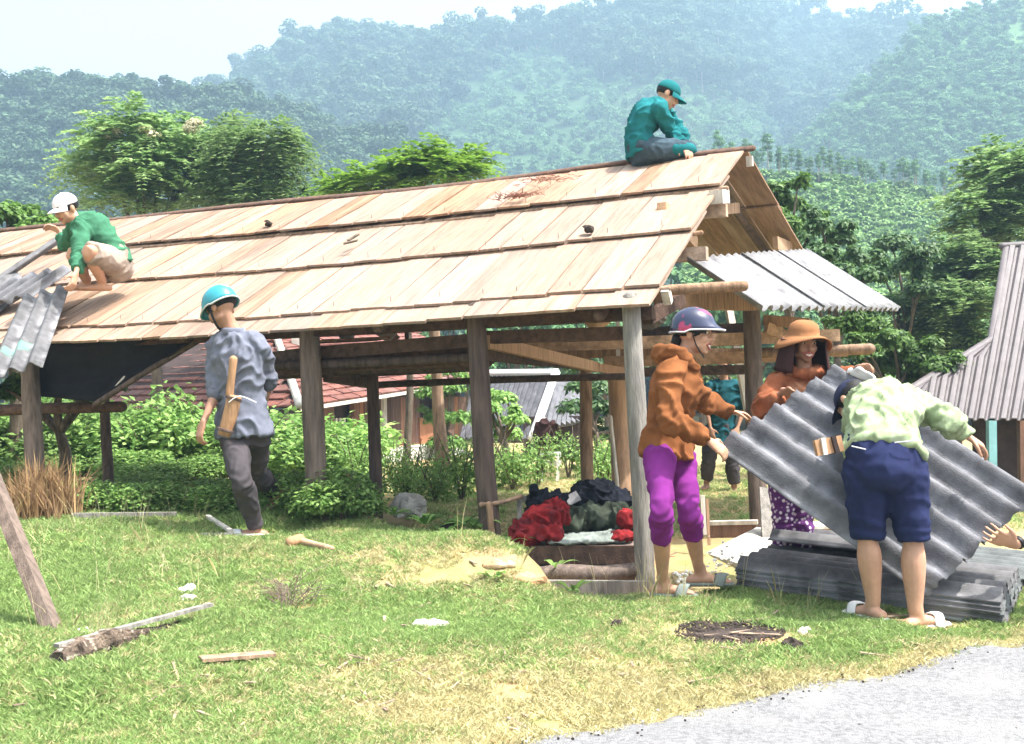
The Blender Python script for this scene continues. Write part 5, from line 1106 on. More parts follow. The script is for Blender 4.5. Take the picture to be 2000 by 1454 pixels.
# --- man walking, blue check shirt, seen from behind
Yk = 7.44; J = dict(pelvis=P(476, 826, Yk), waist=P(472, 770, Yk), chest=P(464, 706, Yk), neck=P(455, 646, Yk), head=P(432, 604, Yk - .02), hf=V3(-.72, .45, -.52).normalized(), hu=V3(-.30, .22, .93).normalized(),
  shL=P(424, 680, Yk + .05), shR=P(505, 678, Yk - .02), hipL=P(456, 840, Yk + .02), hipR=P(500, 840, Yk - .02))
J['elL'] = reach(J['shL'], 424, 762, .29, True); J['wrL'] = reach(J['elL'], 397, 826, .25, True); J['elR'] = reach(J['shR'], 524, 742, .27, False); J['wrR'] = reach(J['elR'], 514, 802, .23, False)
J['knL'] = reach(J['hipL'], 470, 936, .41, True); J['anL'] = P(500, 1030, Yk + .02); J['knR'] = reach(J['hipR'], 502, 925, .41, False); J['anR'] = reach(J['knR'], 532, 962, .36, False)
J['toeL'] = J['anL'] + V3(-.22, -.02, -.05); J['toeR'] = J['anR'] + V3(-.10, .03, -.2); J['fupR'] = V3(-.82, -.05, .55).normalized()
pk_, q, Mh, ft = person('man in teal helmet, rolled-sleeve blue check shirt and dark trousers walking away', J, M['skin_dark'], (M['blueshirt'], 1.08, .026, .03), (M['darktrousers'], 1.98, .006), 1.05, seed=12, hands=((V3(-.3, -.1, -1), V3(.5, .5, 0), V3(-.7, .5, 0), .7), None))
helmet(pk_, q, Mh, 1.05, M['helmet_teal'], .04)
MB().tube([J['neck'] + V3(-.07, -.03, -.01), J['neck'] + V3(-.01, -.082, -.012), J['neck'] + V3(.072, -.04, -.012), J['neck'] + V3(.055, .05, 0)], [(.026, .010)] * 4, seg=8, sides=[Z_] * 4).build("collar", M['blueshirt'], pk_, True)
for k, m_ in (('L', 'white'), ('R', 'fresh')): b_, d_, s_ = ft[k]; sandal(pk_, b_, d_, s_, M[m_], 1.05, J.get('fup' + k, Z_))
for k in 'LR': e_, w_ = J['el' + k], J['wr' + k]; d_ = (w_ - e_).normalized(); MB().tube([e_ + d_ * -.02, e_ + d_ * .03], [.064, .060], seg=14).build("rolled_cuff", M['blueshirt'], pk_, True)
kn = thing("machete", P(447, 790, Yk - .18), "machete in a brown wooden sheath tied at the walking man's waist", 'machete')
MB().tube([P(456, 702, Yk - .20), P(452, 740, Yk - .20), P(448, 772, Yk - .20)], [.026, .024, .026], seg=10).build("handle", M['knifewood'], kn, True)
MB().tube([P(458, 772, Yk - .20), P(450, 810, Yk - .20), P(437, 852, Yk - .20)], [(.046, .022), (.047, .020), (.040, .016)], seg=12, sides=[V3(1, .2, .2)] * 3, cap=False).build("sheath", M['knifewood'], kn, True)
MB().tube([P(447, 786, Yk - .23), P(468, 774, Yk - .22), P(500, 786, Yk - .20)], [.0035] * 3, seg=6).build("cord", M['white'], kn, True)
for yy in (776, 838): MB().tube([P(458 - (yy - 772) * .26, yy, Yk - .20), P(456.5 - (yy - 772) * .26, yy + 5, Yk - .20)], [(.053, .026)] * 2, seg=12, sides=[V3(1, .2, .2)] * 2, cap=False).build('sheath_band', M['post_dark'], kn, True)
# --- man squatting on the roof
fp = onroof(194, 566, .12); Ys = fp.y; J = dict(pelvis=P(222, 508, Ys + .02), waist=P(208, 478, Ys - .0), chest=P(182, 448, Ys - .03), neck=P(152, 430, Ys - .06), head=P(129, 409, Ys - .08), hf=V3(-.55, -.70, -.42).normalized(), hu=V3(-.22, -.30, .93).normalized(),
  shL=P(160, 452, Ys - .20), shR=P(150, 440, Ys + .13), hipL=P(219, 512, Ys - .09), hipR=P(217, 508, Ys + .09))
J['elL'] = reach(J['shL'], 156, 500, .26, True); J['wrL'] = reach(J['elL'], 148, 536, .22, True); J['elR'] = reach(J['shR'], 130, 478, .26, False); J['wrR'] = reach(J['elR'], 118, 455, .22, False)
J['knL'] = reach(J['hipL'], 172, 490, .38, True); J['anL'] = P(200, 552, Ys - .10); J['knR'] = reach(J['hipR'], 140, 494, .38, True); J['anR'] = P(170, 552, Ys + .04); J['toeL'] = J['anL'] + V3(-.2, -.10, -.05); J['toeR'] = J['anR'] + V3(-.2, -.05, -.05)
ps, q, Mh, ft = person('man in white cap and green shirt squatting on the roof, holding sheets', J, M['skin'], (M['greenshirt'], 1.72, .026, .0), (M['khaki'], .88, .028), 1.0, seed=15, vox=.009, hands=((V3(-.1, -.4, -1), V3(-.6, 0, -.3), V3(0, -1, 0), .5), (V3(-.6, 0, .4), V3(0, -.5, -.8), V3(0, -.5, .8), .7)), face=(0, 0))
cap(ps, q, Mh, 1.02, M['white_cap'], .07, .3)
# --- man sitting on the ridge
Yr = (R0 + A_ * ((1458 - 1285) / 2200 * 9.3 / .92)).y - .05; J = dict(pelvis=P(1254, 290, Yr), waist=P(1248, 264, Yr), chest=P(1264, 226, Yr), neck=P(1288, 202, Yr), head=P(1304, 187, Yr), hf=V3(.88, -.05, -.48).normalized(), hu=V3(.45, 0, .88).normalized(),
  shR=P(1290, 216, Yr - .17), shL=P(1296, 212, Yr + .16), hipR=P(1262, 294, Yr - .09), hipL=P(1262, 294, Yr + .10))
J['elR'] = reach(J['shR'], 1312, 258, .24, False); J['wrR'] = reach(J['elR'], 1333, 284, .19, True); J['elL'] = reach(J['shL'], 1324, 252, .24, True); J['wrL'] = reach(J['elL'], 1342, 286, .2, True)
J['knR'] = P(1342, 292, Yr - .08); J['anR'] = P(1316, 330, Yr + .16); J['knL'] = P(1346, 294, Yr + .22); J['anL'] = P(1330, 345, Yr + .35)
pr, q, Mh, ft = person('man in teal shirt and teal cap sitting hunched on the roof ridge', J, M['skin'], (M['teal'], 1.85, .026, .0), (M['jeans'], 1.95, .022), .98, seed=18, vox=.009, face=(0, 0))
cap(pr, q, Mh, 1.02, M['teal'], .08, .4); MB().tube([P(1318, 292, Yr - .13), P(1345, 293, Yr - .12), P(1352, 297, Yr - .10)], [.055, .06, .045], seg=12).build("sleeve_bundle", M['teal'], pr, True)
# --- person standing in the yard behind
Yy = 12.4; J = dict(pelvis=P(1406, 850, Yy), waist=P(1410, 815, Yy), chest=P(1414, 780, Yy), neck=P(1414, 744, Yy), head=P(1414, 718, Yy), hf=V3(-.4, -.9, -.1).normalized(), hu=V3(0, 0, 1), shL=P(1448, 758, Yy), shR=P(1386, 758, Yy), hipL=P(1424, 856, Yy), hipR=P(1390, 856, Yy))
J['elL'] = P(1452, 800, Yy - .03); J['wrL'] = P(1440, 838, Yy - .12); J['elR'] = P(1380, 800, Yy - .03); J['wrR'] = P(1388, 838, Yy - .12); J['knL'] = P(1430, 905, Yy - .02); J['anL'] = P(1434, 955, Yy); J['knR'] = P(1384, 902, Yy - .02); J['anR'] = P(1380, 945, Yy + .1); J['toeL'] = J['anL'] + V3(0, -.2, -.05); J['toeR'] = J['anR'] + V3(-.1, -.2, -.05)
person('person in dark teal shirt and dark trousers standing in the yard behind the shed', J, M['skin_dark'], (M['teal_dark'], 1.0, .028, .05), (M['darktrousers'], 1.8, .02), .95, seed=21, vox=.012, face=(0, 0))
# --- person reaching in at the right edge
Ye = 5.60; J = dict(pelvis=P(2330, 1010, Ye), waist=P(2300, 930, Ye), chest=P(2250, 870, Ye), neck=P(2190, 840, Ye), head=P(2140, 800, Ye), hf=V3(-.8, .1, -.5).normalized(), hu=V3(-.4, 0, .9).normalized(), shL=P(2215, 880, Ye - .17), shR=P(2215, 870, Ye + .17), hipL=P(2330, 1020, Ye - .09), hipR=P(2330, 1020, Ye + .09))
J['wrR'] = P(1984, 1064, Ye - .08); J['elR'] = J['wrR'].lerp(J['shR'], .48) + V3(0, .02, -.07); J['elL'] = J['shL'] + V3(-.1, -.05, -.25); J['wrL'] = J['elL'] + V3(-.2, .1, -.1); J['knL'] = P(2270, 1110, Ye - .12); J['anL'] = P(2360, 1190, Ye - .12); J['knR'] = P(2270, 1110, Ye + .12); J['anR'] = P(2360, 1180, Ye + .12); J['toeL'] = J['anL'] + V3(-.2, 0, -.05); J['toeR'] = J['anR'] + V3(-.2, 0, -.05)
pe, q, Mh, ft = person('person reaching in from the right edge, bare hand with dark wristband on the sheet', J, M['skin'], (M['paleplaid'], 1.0, .026, .0), (M['navy'], 1.0, .024), 1.0, seed=24, hands=(None, (V3(-.95, .0, .38), V3(-.3, .5, .6), V3(.2, 0, 1), .22, .3, 1.3)), face=(0, 0))
d_ = (J['wrR'] - J['elR']).normalized(); MB().tube([J['wrR'] - d_ * .012, J['wrR'] - d_ * .032], [.032, .033], seg=14, cap=False).build("wristband", M['black'], pe, True)
# ------------------------------------------------------------------ things lying about
def lump(name, blobs, m, label, cat, vox=.009, amp=.02, fr=14, seed=1, group=None, a2=.008):
    mb = MB()
    for c, r in blobs: r = r if isinstance(r, tuple) else (r, r, r); mb.ell(c, *r)
    me = remesh(mb, vox, 3); displace(me, amp, fr, (), a2, 32, seed); c0 = Vector(blobs[0][0]); me.transform(Matrix.Translation(-c0)); o = link(name, me, M[m], None, True); o.location = c0
    return tag(o, label, cat, group)
# platform of planks under the shed with clothes
pl = thing("plank_platform", P(1125, 1090, 6.95), 'low wooden platform of thick planks under the shed roof, heaped with clothes', 'platform')
zt = P(1125, 1064, 6.9).z; fa, fb = P(1003, 1066, 6.95), P(1248, 1068, 6.85); zt = (fa.z + fb.z) / 2; fdir = (fb - fa); fdir.z = 0; fl_ = fdir.length; fdir.normalize(); fback = Vector((-fdir.y, fdir.x, 0)); 
if fback.y < 0: fback = -fback
def plat(name, u0, u1, d0, d1, z0, z1, m, j=0): c = fa + fdir * ((u0 + u1) / 2) + fback * ((d0 + d1) / 2); c.z = (z0 + z1) / 2; return MB().box(c, abs(u1 - u0), abs(d1 - d0), abs(z1 - z0), Matrix((fdir, fback, Z_)).transposed() @ Matrix.Rotation(j, 3, 'Z')).build(name, M[m], pl)
for k in range(4): plat("plank", -.02, fl_ + .05 - .05 * (k % 2), k * .24 + .03, k * .24 + .25, zt - .035, zt - .002, 'post')
plat("front_board", 0, fl_ + .02, 0, .028, zt - .11, zt, 'beam'); plat("side_board", -.03, 0, .03, .95, zt - .11, zt, 'beam'); plat("lower_board", .03, fl_, .02, .30, zt - .150, zt - .125, 'post_grey', .01)
for u in (.06, fl_ - .1): plat("leg", u, u + .07, .06, .13, zt - .42, zt - .11, 'post_dark'); plat("leg", u, u + .07, .8, .87, zt - .42, zt - .11, 'post_dark')
lg = MB().tube([P(1020, 1128, 6.85), P(1100, 1120, 6.8), P(1180, 1122, 6.75), P(1246, 1112, 6.7)], [.05, .055, .052, .045], seg=12, jit=.05).build("log", M['post'], None, True); tag(lg, 'knotty round log lying under the plank platform', 'log')
kk = thing("ground_plank", P(1150, 1148, 6.6), 'weathered plank set on edge on the ground before the platform', 'plank'); MB().beam(P(1052, 1150, 6.6), P(1262, 1152, 6.55), .045, .10).build("plank", M['post_grey'], kk); MB().beam(P(1060, 1172, 6.42), P(1250, 1176, 6.4), .12, .05).build("plank", M['post'], kk)
z0 = zt
lump("red_jacket", [(P(1030, 1040, 7.05), (.11, .10, .07)), (P(1060, 1018, 7.1), (.11, .10, .09)), (P(1085, 1005, 7.15), (.08, .08, .09)), (P(1020, 1052, 6.98), (.08, .05, .04)), (P(1070, 1045, 7.0), (.09, .07, .05))], 'red_cloth', 'crumpled red jacket on the left end of the plank platform', 'jacket', amp=.03, seed=2)
lump("mat", [(P(1150, 1052, 7.1), (.26, .20, .025)), (P(1200, 1050, 7.1), (.12, .16, .035)), (P(1100, 1055, 7.05), (.14, .16, .02))], 'grey_cloth', 'grey-green folded mat spread on the platform', 'mat', amp=.012, seed=3)
lump("cloth_heap", [(P(1150, 1012, 7.4), (.26, .16, .09)), (P(1205, 1012, 7.4), (.14, .16, .08)), (P(1110, 1022, 7.3), (.12, .12, .05))], 'darkgreen_cloth', 'heap of dark green cloth below the black bag', 'clothes', amp=.03, seed=4)
lump("black_bag", [(P(1165, 972, 7.55), (.19, .15, .115)), (P(1200, 978, 7.55), (.12, .13, .09)), (P(1130, 982, 7.5), (.11, .12, .07)), (P(1150, 955, 7.6), (.08, .08, .05))], 'black_cloth', 'big black cloth bag on top of the clothes heap', 'bag', amp=.022, seed=5)
lump("dark_jacket", [(P(1060, 985, 7.35), (.10, .10, .10)), (P(1085, 985, 7.3), (.08, .08, .09)), (P(1045, 1000, 7.3), (.06, .07, .07))], 'black_cloth', 'dark jacket hung over the back of the small chair', 'jacket', amp=.022, seed=6)
lump("cap", [(P(1043, 958, 7.3), (.035, .04, .045))], 'black_cloth', 'small black cap perched on the chair post', 'cap', amp=.004, seed=7, vox=.008)
lump("red_bundle", [(P(1222, 1015, 7.1), (.05, .06, .07)), (P(1215, 1048, 7.0), (.08, .08, .03))], 'red_cloth', 'small red bundle beside the front post', 'bundle', amp=.014, seed=8)
ch = thing("small_chair", P(1030, 1000, 7.35), 'small dark wooden chair at the left end of the platform', 'chair')
MB().beam(P(1014, 972, 7.35), P(1018, 1062, 7.25), .035, .035, Vector((0, 1, 0))).build("leg", M['post_grey'], ch); MB().beam(P(1036, 968, 7.35), P(1036, 1055, 7.3), .05, .03, Vector((0, 1, 0))).build("backrest", M['black'], ch); MB().beam(P(1090, 968, 7.5), P(1090, 1050, 7.45), .03, .03, Vector((0, 1, 0))).build("leg", M['post_grey'], ch)
MB().beam(P(1014, 976, 7.36), P(1092, 972, 7.5), .03, .04).build("top_rail", M['post_grey'], ch); MB().beam(P(1016, 1020, 7.32), P(1092, 1015, 7.48), .20, .03).build("seat", M['post_dark'], ch)
bk_ = thing("booklet", P(1120, 974, 7.36), 'small grey booklet leaning on the black bag', 'booklet'); MB().beam(P(1107, 980, 7.36), P(1130, 968, 7.38), .07, .012, Vector((0, -1, .5))).build("cover", M['sheet_pale'], bk_)
rl = thing("pole_rail", P(975, 980, 7.2), 'crooked bare pole rail between dark post and platform', 'rail'); MB().tube([P(940, 986, 7.2), P(975, 982, 7.22), P(1018, 970, 7.3)], [.018, .015, .014], seg=8, jit=.06).build("rail", M['post_tan'], rl, True); MB().tube([P(955, 985, 7.18), P(960, 1040, 7.18)], [.02, .022], seg=8, jit=.05).build("stake", M['post_tan'], rl, True)
# right yard: brown board, pale slab, pale board post
o = thing("brown_board", P(1430, 1042, 8.6), 'brown wooden board standing as a low wall right of the purple-trousered woman', 'board'); MB().beam(P(1384, 1042, 8.6), P(1478, 1040, 8.5), .05, .17).build("board", M['house_wood'], o); MB().beam(P(1382, 1022, 8.6), P(1480, 1020, 8.5), .07, .03).build("top_strip", M['white_wood'], o)
o = thing("pale_slab", P(1440, 1070, 7.8), 'sunlit whitish slab sloping beside the brown board', 'slab'); sl_ = [P(1378, 1080, 7.7), P(1478, 1030, 8.3), P(1512, 1034, 8.2), P(1512, 1080, 7.5), P(1440, 1100, 7.2)]; MB().add(sl_ + [v - Z_ * .06 for v in sl_], [(0, 1, 2, 3, 4), (9, 8, 7, 6, 5)] + [(i, (i + 1) % 5, (i + 1) % 5 + 5, i + 5) for i in range(5)]).build("slab", M['concrete'], o)
o = thing("pale_board", P(1505, 1010, 8.0), 'pale grey upright board against the dark rear gable post', 'board'); MB().beam(P(1500, 955, 8.2), P(1508, 1082, 7.9), .13, .03, Vector((0, -1, 0))).build("board", M['post_grey'], o)
o = thing("wooden_box", P(1600, 1050, 7.9), 'pale brown wooden box behind the sheet stack', 'box'); MB().box(P(1590, 1052, 7.9), .42, .3, .16).build("side", M['beam_tan'], o); MB().box(P(1590, 1026, 7.9), .44, .32, .02).build("lid", M['white_wood'], o)
o = thing("white_stick", P(1374, 1000, 7.6), 'thin pale split stake behind the purple trousers', 'stake'); MB().beam(P(1372, 968, 7.6), P(1376, 1045, 7.6), .03, .02, Vector((0, -1, 0))).build("stake", M['white_wood'], o); MB().beam(P(1381, 975, 7.6), P(1385, 1065, 7.6), .018, .02, Vector((0, -1, 0))).build("stake", M['fresh'], o)
rub = MB(); rr = random.Random(5)
for k in range(60): c = P(1420 + rr.gauss(0, 28), 1098 + rr.gauss(0, 16), 6.95 + rr.uniform(-.25, .25)); r_ = rr.uniform(.004, .012); rub.ell(c, r_ * rr.uniform(.7, 1.4), r_, r_ * .7, Matrix.Rotation(rr.uniform(0, 3), 3, 'X'), 6, 4)
tag(rub.build("white_rubble", M['white']), kind='stuff')
rub = MB()
for k in range(30): c = G(1335 + rr.gauss(0, 16), 1130 + rr.gauss(0, 12), .01); r_ = rr.uniform(.006, .018); rub.ell(c, r_ * rr.uniform(.7, 1.4), r_, r_ * .7, None, 6, 4)
tag(rub.build("white_rubble", M['white']), kind='stuff')
# foreground
tag(MB().beam(P(-45, 860, 5.9), P(106, 1240, 5.25), .060, .085, Vector((0, -1, .1))).build("leaning_beam", M['post']), 'square grey timber leaning in at the lower left edge', 'beam')
lgv = MB(); la, lb2 = G(112, 1306, .03), G(352, 1232, .035); ld = (lb2 - la).normalized(); ln_ = ld.cross(Z_); rr = random.Random(12); prof = [(-.05, -.06), (-.055, .035), (-.02, .055), (.035, .05), (.05, .0), (.04, -.06)]; NS_ = 26; vs = []
for i in range(NS_):
    t = i / (NS_ - 1); c = la.lerp(lb2, t) + Z_ * (.015 * math.sin(t * 5)); w = (.45 + .55 * math.sin(math.pi * min(1, t * 1.5 + .12)) ** .5) * (1 - .45 * max(0, t - .6) / .4) * rr.uniform(.82, 1.12)
    for (a, b) in prof: vs.append(c + ln_ * (a * w + rr.uniform(-.006, .006)) + Z_ * (b * w + rr.uniform(-.007, .007)))
lgv.add(vs, [(i * 6 + k, i * 6 + (k + 1) % 6, (i + 1) * 6 + (k + 1) % 6, (i + 1) * 6 + k) for i in range(NS_ - 1) for k in range(6)] + [tuple(range(6)), tuple((NS_ - 1) * 6 + k for k in range(6))[::-1]])
tag(lgv.build("old_log", mat('rotten_log', (.17, .125, .095), .95, .5, 5, .9, 22, stretch=(3, 3, 3), patch=((.40, .35, .28), 9, .56, .66))), 'old dark rotten log half sunk in the grass at lower left', 'log')
def gboard(a, b, w, h, m, label, cat, dz=.02): return tag(MB().beam(G(*a, dz), G(*b, dz), w, h).build(cat.replace(' ', '_'), M[m]), label, cat)
gboard((110, 1302), (412, 1218), .035, .016, 'post_grey', 'thin weathered stick lying along the old log', 'stick', .085)
gboard((392, 1303), (534, 1288), .08, .014, 'post_tan', 'flat pale plank offcut lying in the grass below the old log', 'plank', .025)
gboard((140, 1020), (345, 1016), .05, .05, 'post_grey', 'long pale board lying at the foot of the shrubs', 'board', .03)
gboard((405, 1022), (452, 1052), .03, .02, 'white_wood', 'short white stick leaning by the walking man\'s shoe', 'stick', .04)
gboard((395, 1052), (525, 1050), .10, .025, 'white_wood', 'whitish board under the walking man\'s shoe', 'board', .012)
ml = thing("mallet", G(600, 1070, .03), 'small tan wooden mallet lying on the grassy bank', 'mallet'); MB().tube([G(582, 1066, .035), G(648, 1078, .025)], [.022, .018], seg=10).build("handle", M['beam_tan'], ml, True); MB().tube([G(568, 1070, .035), G(586, 1066, .04)], [.034, .036], seg=12).build("head", M['knifewood'], ml, True)
def rock(px, py, r, m, label, cat, seed, fl=.6, name="stone", group=None, Y=None):
    c = (P(px, py, Y) if Y else G(px, py, r * fl * (.1 if name == 'clay_lump' else .45))); mb = MB().ell((0, 0, 0), r, r * .8, r * fl, None, 16, 11); me = mb.mesh(name); displace(me, r * (.10 if name == 'clay_lump' else .22), 1.1 / r, (), r * .06, 6 / r, seed); o = link(name, me, M[m], None, False); o.location = c; return tag(o, label, cat, group)
rock(1573, 1240, .032, 'white', 'bright white stone right of the dung patch', 'stone', 1); rock(1548, 1272, .045, 'clod', 'dark dung clod in front of the white stone', 'clod', 2, .8); rock(1205, 1224, .035, 'clod', 'small dark clod left of the dung patch', 'clod', 3)
rock(838, 1230, .085, 'stone', 'flat pale stone in the middle of the grass', 'stone', 4, .2); rock(165, 1245, .06, 'white', 'white crumpled scrap beside the leaning timber', 'scrap', 5, .35, "scrap"); rock(366, 1158, .055, 'white', 'upper white plaster lump in the middle left grass', 'lump', 6, .5, "lump"); rock(368, 1176, .05, 'stone', 'lower grey-white plaster lump in the middle left grass', 'lump', 7, .4, "lump")
rock(668, 975, .14, 'orange_stone', 'pale orange boulder at the shrub edge left of the thin post', 'boulder', 8, 1.2, "boulder", Y=8.5); rock(800, 990, .14, 'stone', 'whitish leaning stone beyond the bank crest', 'stone', 9, .7, Y=8.8); rock(1030, 1140, .10, 'orange_stone', 'rounded clay lip at the right end of the bank', 'clay lump', 10, .45, "clay_lump"); rock(975, 1108, .09, 'orange_stone', 'bare clay hump along the bank edge', 'clay lump', 11, .25, "clay_lump"); rock(880, 1035, .07, 'clod', 'brown stump-like clod below the bank plants', 'clod', 12, .8, Y=7.4)
rub = MB(); rr = random.Random(9)
for k in range(1500):
    a = rr.uniform(0, 6.28); t = math.sqrt(rr.random()); c = G(1425 + 108 * t * math.cos(a), 1238 + 26 * t * math.sin(a), .006); r_ = rr.uniform(.003, .011) * (1.3 - .6 * t); rub.ell(c, r_ * rr.uniform(.7, 1.5), r_, r_ * .6, Matrix.Rotation(rr.uniform(0, 3), 3, 'Z'), 6, 4)
rub.ell(G(1425, 1238, -.004), .24, .10, .016, None, 24, 6)
tag(rub.build("dung_heap", M['clod']), kind='stuff')
rub = MB()
for k in range(130): c = roof(rr.gauss(1.66, .10), rr.gauss(.70, .012), .10); rub.tube([c, c + Vector((rr.gauss(0, .05), rr.gauss(0, .04), rr.uniform(.0, .05)))], [.003, .001], seg=4, sub=1, cap=False)
for k in range(90): c = roof(rr.gauss(1.55, .13), rr.gauss(.83, .025), .10); rub.tube([c, c + Vector((rr.gauss(0, .05), rr.gauss(0, .04), rr.uniform(.0, .02)))], [.003, .001], seg=4, sub=1, cap=False)
tag(rub.build("twig_litter", mat('red_brown_twigs', (.22, .09, .06), .9, .3, 8, 0)), kind='stuff')
for (s_, v_, lab) in [(.76, .40, 'dark leaf clump caught at the batten near the gable'), (4.1, .70, 'dark leaf clump on the upper planks left of the middle')]: lump("leaf_clump", [(roof(s_, v_, .085), (.035, .03, .016)), (roof(s_ + .03, v_ + .01, .10), (.02, .02, .016))], 'clod', lab, 'leaf clump', .008, .014, 20, 3)
gl_ = MB(); 
for a_, b_ in [((680, 470), (700, 458)), ((672, 476), (698, 470))]: gl_.beam(onroof(*a_, .10), onroof(*b_, .11), .03, .012, NF)
tag(gl_.build("wood_chip", M['bark']), 'split wood chip lying on the middle planks', 'wood chip')
# dry straw round the left front post, dry twig shrub, big-leaf plants at the bank
ss = []
for k in range(170): g_ = P(80 + RNG.normal(0, 36), 1040 + RNG.normal(0, 14), 8.0 + RNG.normal(0, .12)); g_.z = h1(g_.x, g_.y); ss.append(tuple(g_))
scatter("straw_clump", ss, RNG.uniform(.9, 1.9, len(ss)), np.stack([RNG.normal(0, .1, len(ss)), RNG.normal(0, .1, len(ss)), RNG.uniform(0, 6, len(ss))], 1), [tuft("straw_tuft", 9, .26, .25, .006, L_['straw']) for k in range(4)])
tw = thing("dry_twig_shrub", G(560, 1180), 'leafless dry twig shrub on the grass below the mallet', 'shrub'); mb = MB(); rr = random.Random(3)
for k in range(60): a = rr.uniform(0, 6.28); l = rr.uniform(.05, .24); b_ = G(565 + rr.gauss(0, 16), 1178 + rr.gauss(0, 8)); e_ = b_ + Vector((math.cos(a) * l * 1.1, math.sin(a) * l * .7, rr.uniform(.02, .15))); m_ = b_.lerp(e_, .5) + Vector((rr.gauss(0, .02), rr.gauss(0, .02), .03)); mb.tube([b_, m_, e_], [.002, .0018, .0008], seg=4, sub=2, cap=False)
mb.build("twigs", mat('grey_brown_twig', (.20, .14, .12), .9, .2, 8, 0), tw)
def bigleaf(px, py, Y, n, L, W, label, mt='bush', group=None):
    base = P(px, py, Y); base.z = max(base.z, h1(base.x, base.y)); t = thing("leafy_plant", base, label, 'plant', group); me0 = None
    for k in range(n):
        a = k * 2.4 + RNG.uniform(-.3, .3); el = RNG.uniform(.5, 1.2); nn = 7; vs = []; l = L * RNG.uniform(.7, 1.15)
        for i in range(nn):
            f = i / (nn - 1); rad = l * f * math.cos(el) + .02; zz = l * (f * math.sin(el) - .75 * f * f * math.sin(el)) ; w = W * math.sin(math.pi * min(1, f * .95 + .05)) ** .8 * .5; cx, sy = math.cos(a), math.sin(a)
            for sgn, dz in ((-1, .2), (0, 0), (1, .2)): vs.append((cx * rad - sy * w * sgn, sy * rad + cx * w * sgn, zz + dz * w + .02))
        me = bpy.data.meshes.new("leaf"); me.from_pydata(vs, [], [(3 * i + j, 3 * i + j + 1, 3 * i + j + 4, 3 * i + j + 3) for i in range(nn - 1) for j in (0, 1)]); me.update()
        at = me.attributes.new("tint", 'FLOAT', 'FACE'); at.data.foreach_set("value", np.full(len(me.polygons), RNG.random(), 'f')); o = link("leaf", me, L_[mt], None, True); o.parent = t
    return t
bigleaf(925, 1040, 7.3, 12, .26, .055, 'strappy-leaved plant at the foot of the middle dark post', 'bush'); bigleaf(985, 1075, 6.95, 10, .22, .05, 'arching leafy plant at the left corner of the platform', 'bush'); bigleaf(900, 1035, 7.45, 9, .22, .05, 'small strappy plant left of the middle dark post')
bigleaf(1105, 1180, 6.2, 8, .10, .075, 'round-leaved weed by the ground plank'); bigleaf(1118, 1160, 6.25, 5, .20, .035, 'tall thin weed by the ground plank', 'broad'); bigleaf(1085, 1115, 6.8, 4, .16, .04, 'green sprout in front of the knotty log')
bigleaf(965, 1160, 6.0, 7, .10, .05, 'low weed at the right end of the bank')
# yard things behind: white chair, hanging cloth, basket, purple bundle
wc_ = thing("white_chair", P(1075, 915, 14.5), 'white plastic stool in the yard by the grey roofed house', 'stool')
for k, (x_, y_) in enumerate([(1062, 888), (1062, 905)]): MB().box(P(1075, y_, 14.4 + .05 * k), .26, .22 - .06 * k, .05).build("seat" if k == 0 else "step", M['white'], wc_)
for x_ in (1060, 1090): MB().beam(P(x_, 892, 14.3), P(x_ - 2, 940, 14.3), .03, .03, Vector((0, 1, 0))).build("leg", M['white'], wc_); MB().beam(P(x_, 885, 14.6), P(x_, 935, 14.6), .03, .03, Vector((0, 1, 0))).build("leg", M['white'], wc_)
lump("hung_cloth", [(P(1062, 848, 16), (.14, .06, .22)), (P(1080, 850, 16), (.08, .06, .2))], 'hat_brown', 'dark red-brown cloth hanging by the grey house', 'cloth', .02, .03, 8, 3)
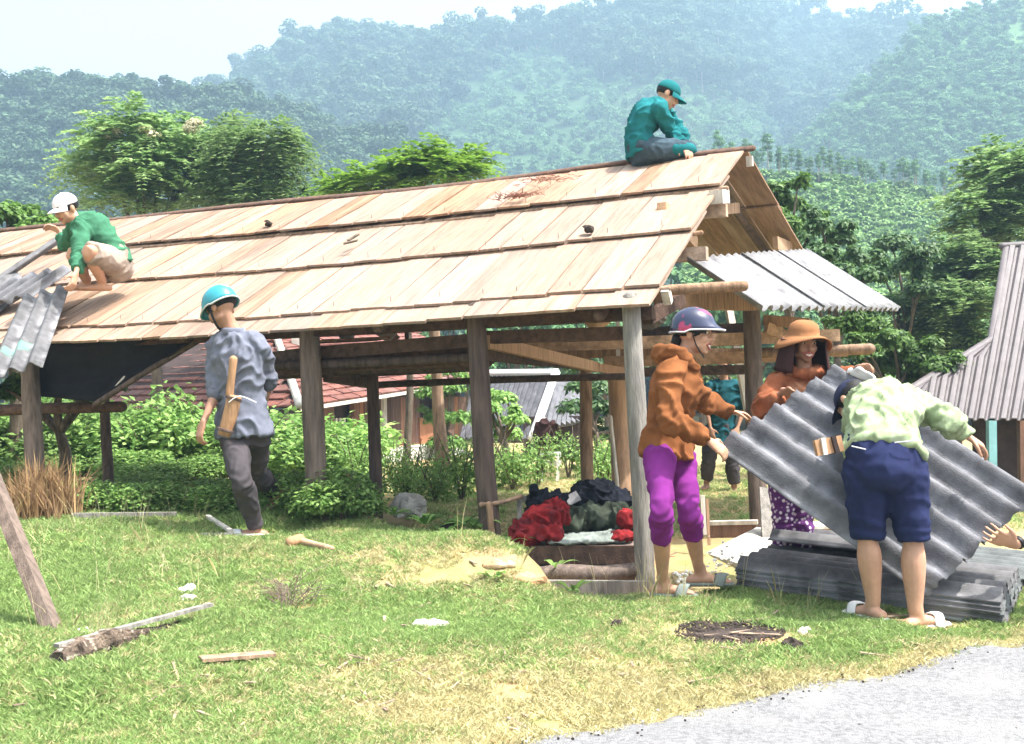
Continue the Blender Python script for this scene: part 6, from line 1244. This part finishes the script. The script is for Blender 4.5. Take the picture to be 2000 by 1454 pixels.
bs = thing("hanging_basket", P(1165, 622, 8.2), 'pale woven basket hanging below the eave beside the front post', 'basket'); mb = MB(); mb.tube([P(1165, 602, 8.2), P(1164, 622, 8.2), P(1162, 642, 8.2)], [(.14, .10), (.12, .09), (.05, .05)], seg=16, sides=[V3(1, 0, 0)] * 3, cap=False); mb.build("body", M['beam_tan'], bs, True); MB().tube([P(1128, 604, 8.2), P(1165, 598, 8.1), P(1202, 602, 8.2)], [.012] * 3, seg=8).build("rim", M['white_wood'], bs, True)
lump("purple_bundle", [(P(1270, 628, 8.6), (.10, .08, .05)), (P(1288, 620, 8.6), (.05, .05, .05))], 'purple_roof', 'mauve cloth bundle on the rail behind the dark helmet', 'bundle', .012, .014, 12, 4)
lump("jar", [(P(672, 650, 8.7), (.05, .05, .06)), (P(686, 655, 8.7), (.03, .03, .04))], 'trim', 'grey pot standing on the loft board', 'pot', .008, .004, 12, 4)
# chips, bark scraps and dead leaves trodden into the grass
lt = MB(); rr = random.Random(21)
for k in range(230):
    px, py = rr.uniform(20, 1990), rr.uniform(1075, 1440); c = G(px, py, .014)
    if c.y < edge_at(c.x) + .03: continue
    a = rr.uniform(0, 3.14); l = rr.choice([.02, .03, .045, .08]) * rr.uniform(.7, 1.3); d = Vector((math.cos(a), math.sin(a), rr.uniform(-.15, .25))) * l
    lt.beam(c - d, c + d, rr.uniform(.006, .016), .004)
tag(lt.build("wood_chips", mat('wood_chips', (.36, .27, .19), .9, .5, 9, .2, 30, col2=(.14, .10, .08), coord='Object')), kind='stuff')
for px, py, Y, n, L, W, lab in [(720, 1000, 7.95, 9, .2, .05, 'leafy weed at the bank edge by the thin dark post'), (770, 1012, 7.75, 8, .18, .045, 'leafy weed on the bank edge left of the fallen stone'), (830, 1030, 7.4, 9, .2, .05, 'leafy weed on the bank edge below the fallen stone'), (870, 1052, 7.15, 7, .16, .045, 'leafy weed on the bank edge above the bare earth')]: bigleaf(px, py, Y, n, L, W, lab)
# ------------------------------------------------------------------ haze
hm, hnt, hb = nt_new("haze_air"); hnt.nodes.remove(hb)
pv = hnt.nodes.new("ShaderNodeVolumePrincipled"); pv.inputs['Color'].default_value = (.50, .76, 1.0, 1); pv.inputs['Density'].default_value = .0018; pv.inputs['Anisotropy'].default_value = .2
hnt.links.new(pv.outputs[0], hnt.nodes["Material Output"].inputs['Volume'])
hz = MB().box((0, 180, 79), 3000 - 1600, 760, 162).build("haze", hm); tag(hz, kind='stuff')
SC.cycles.volume_bounces = 0
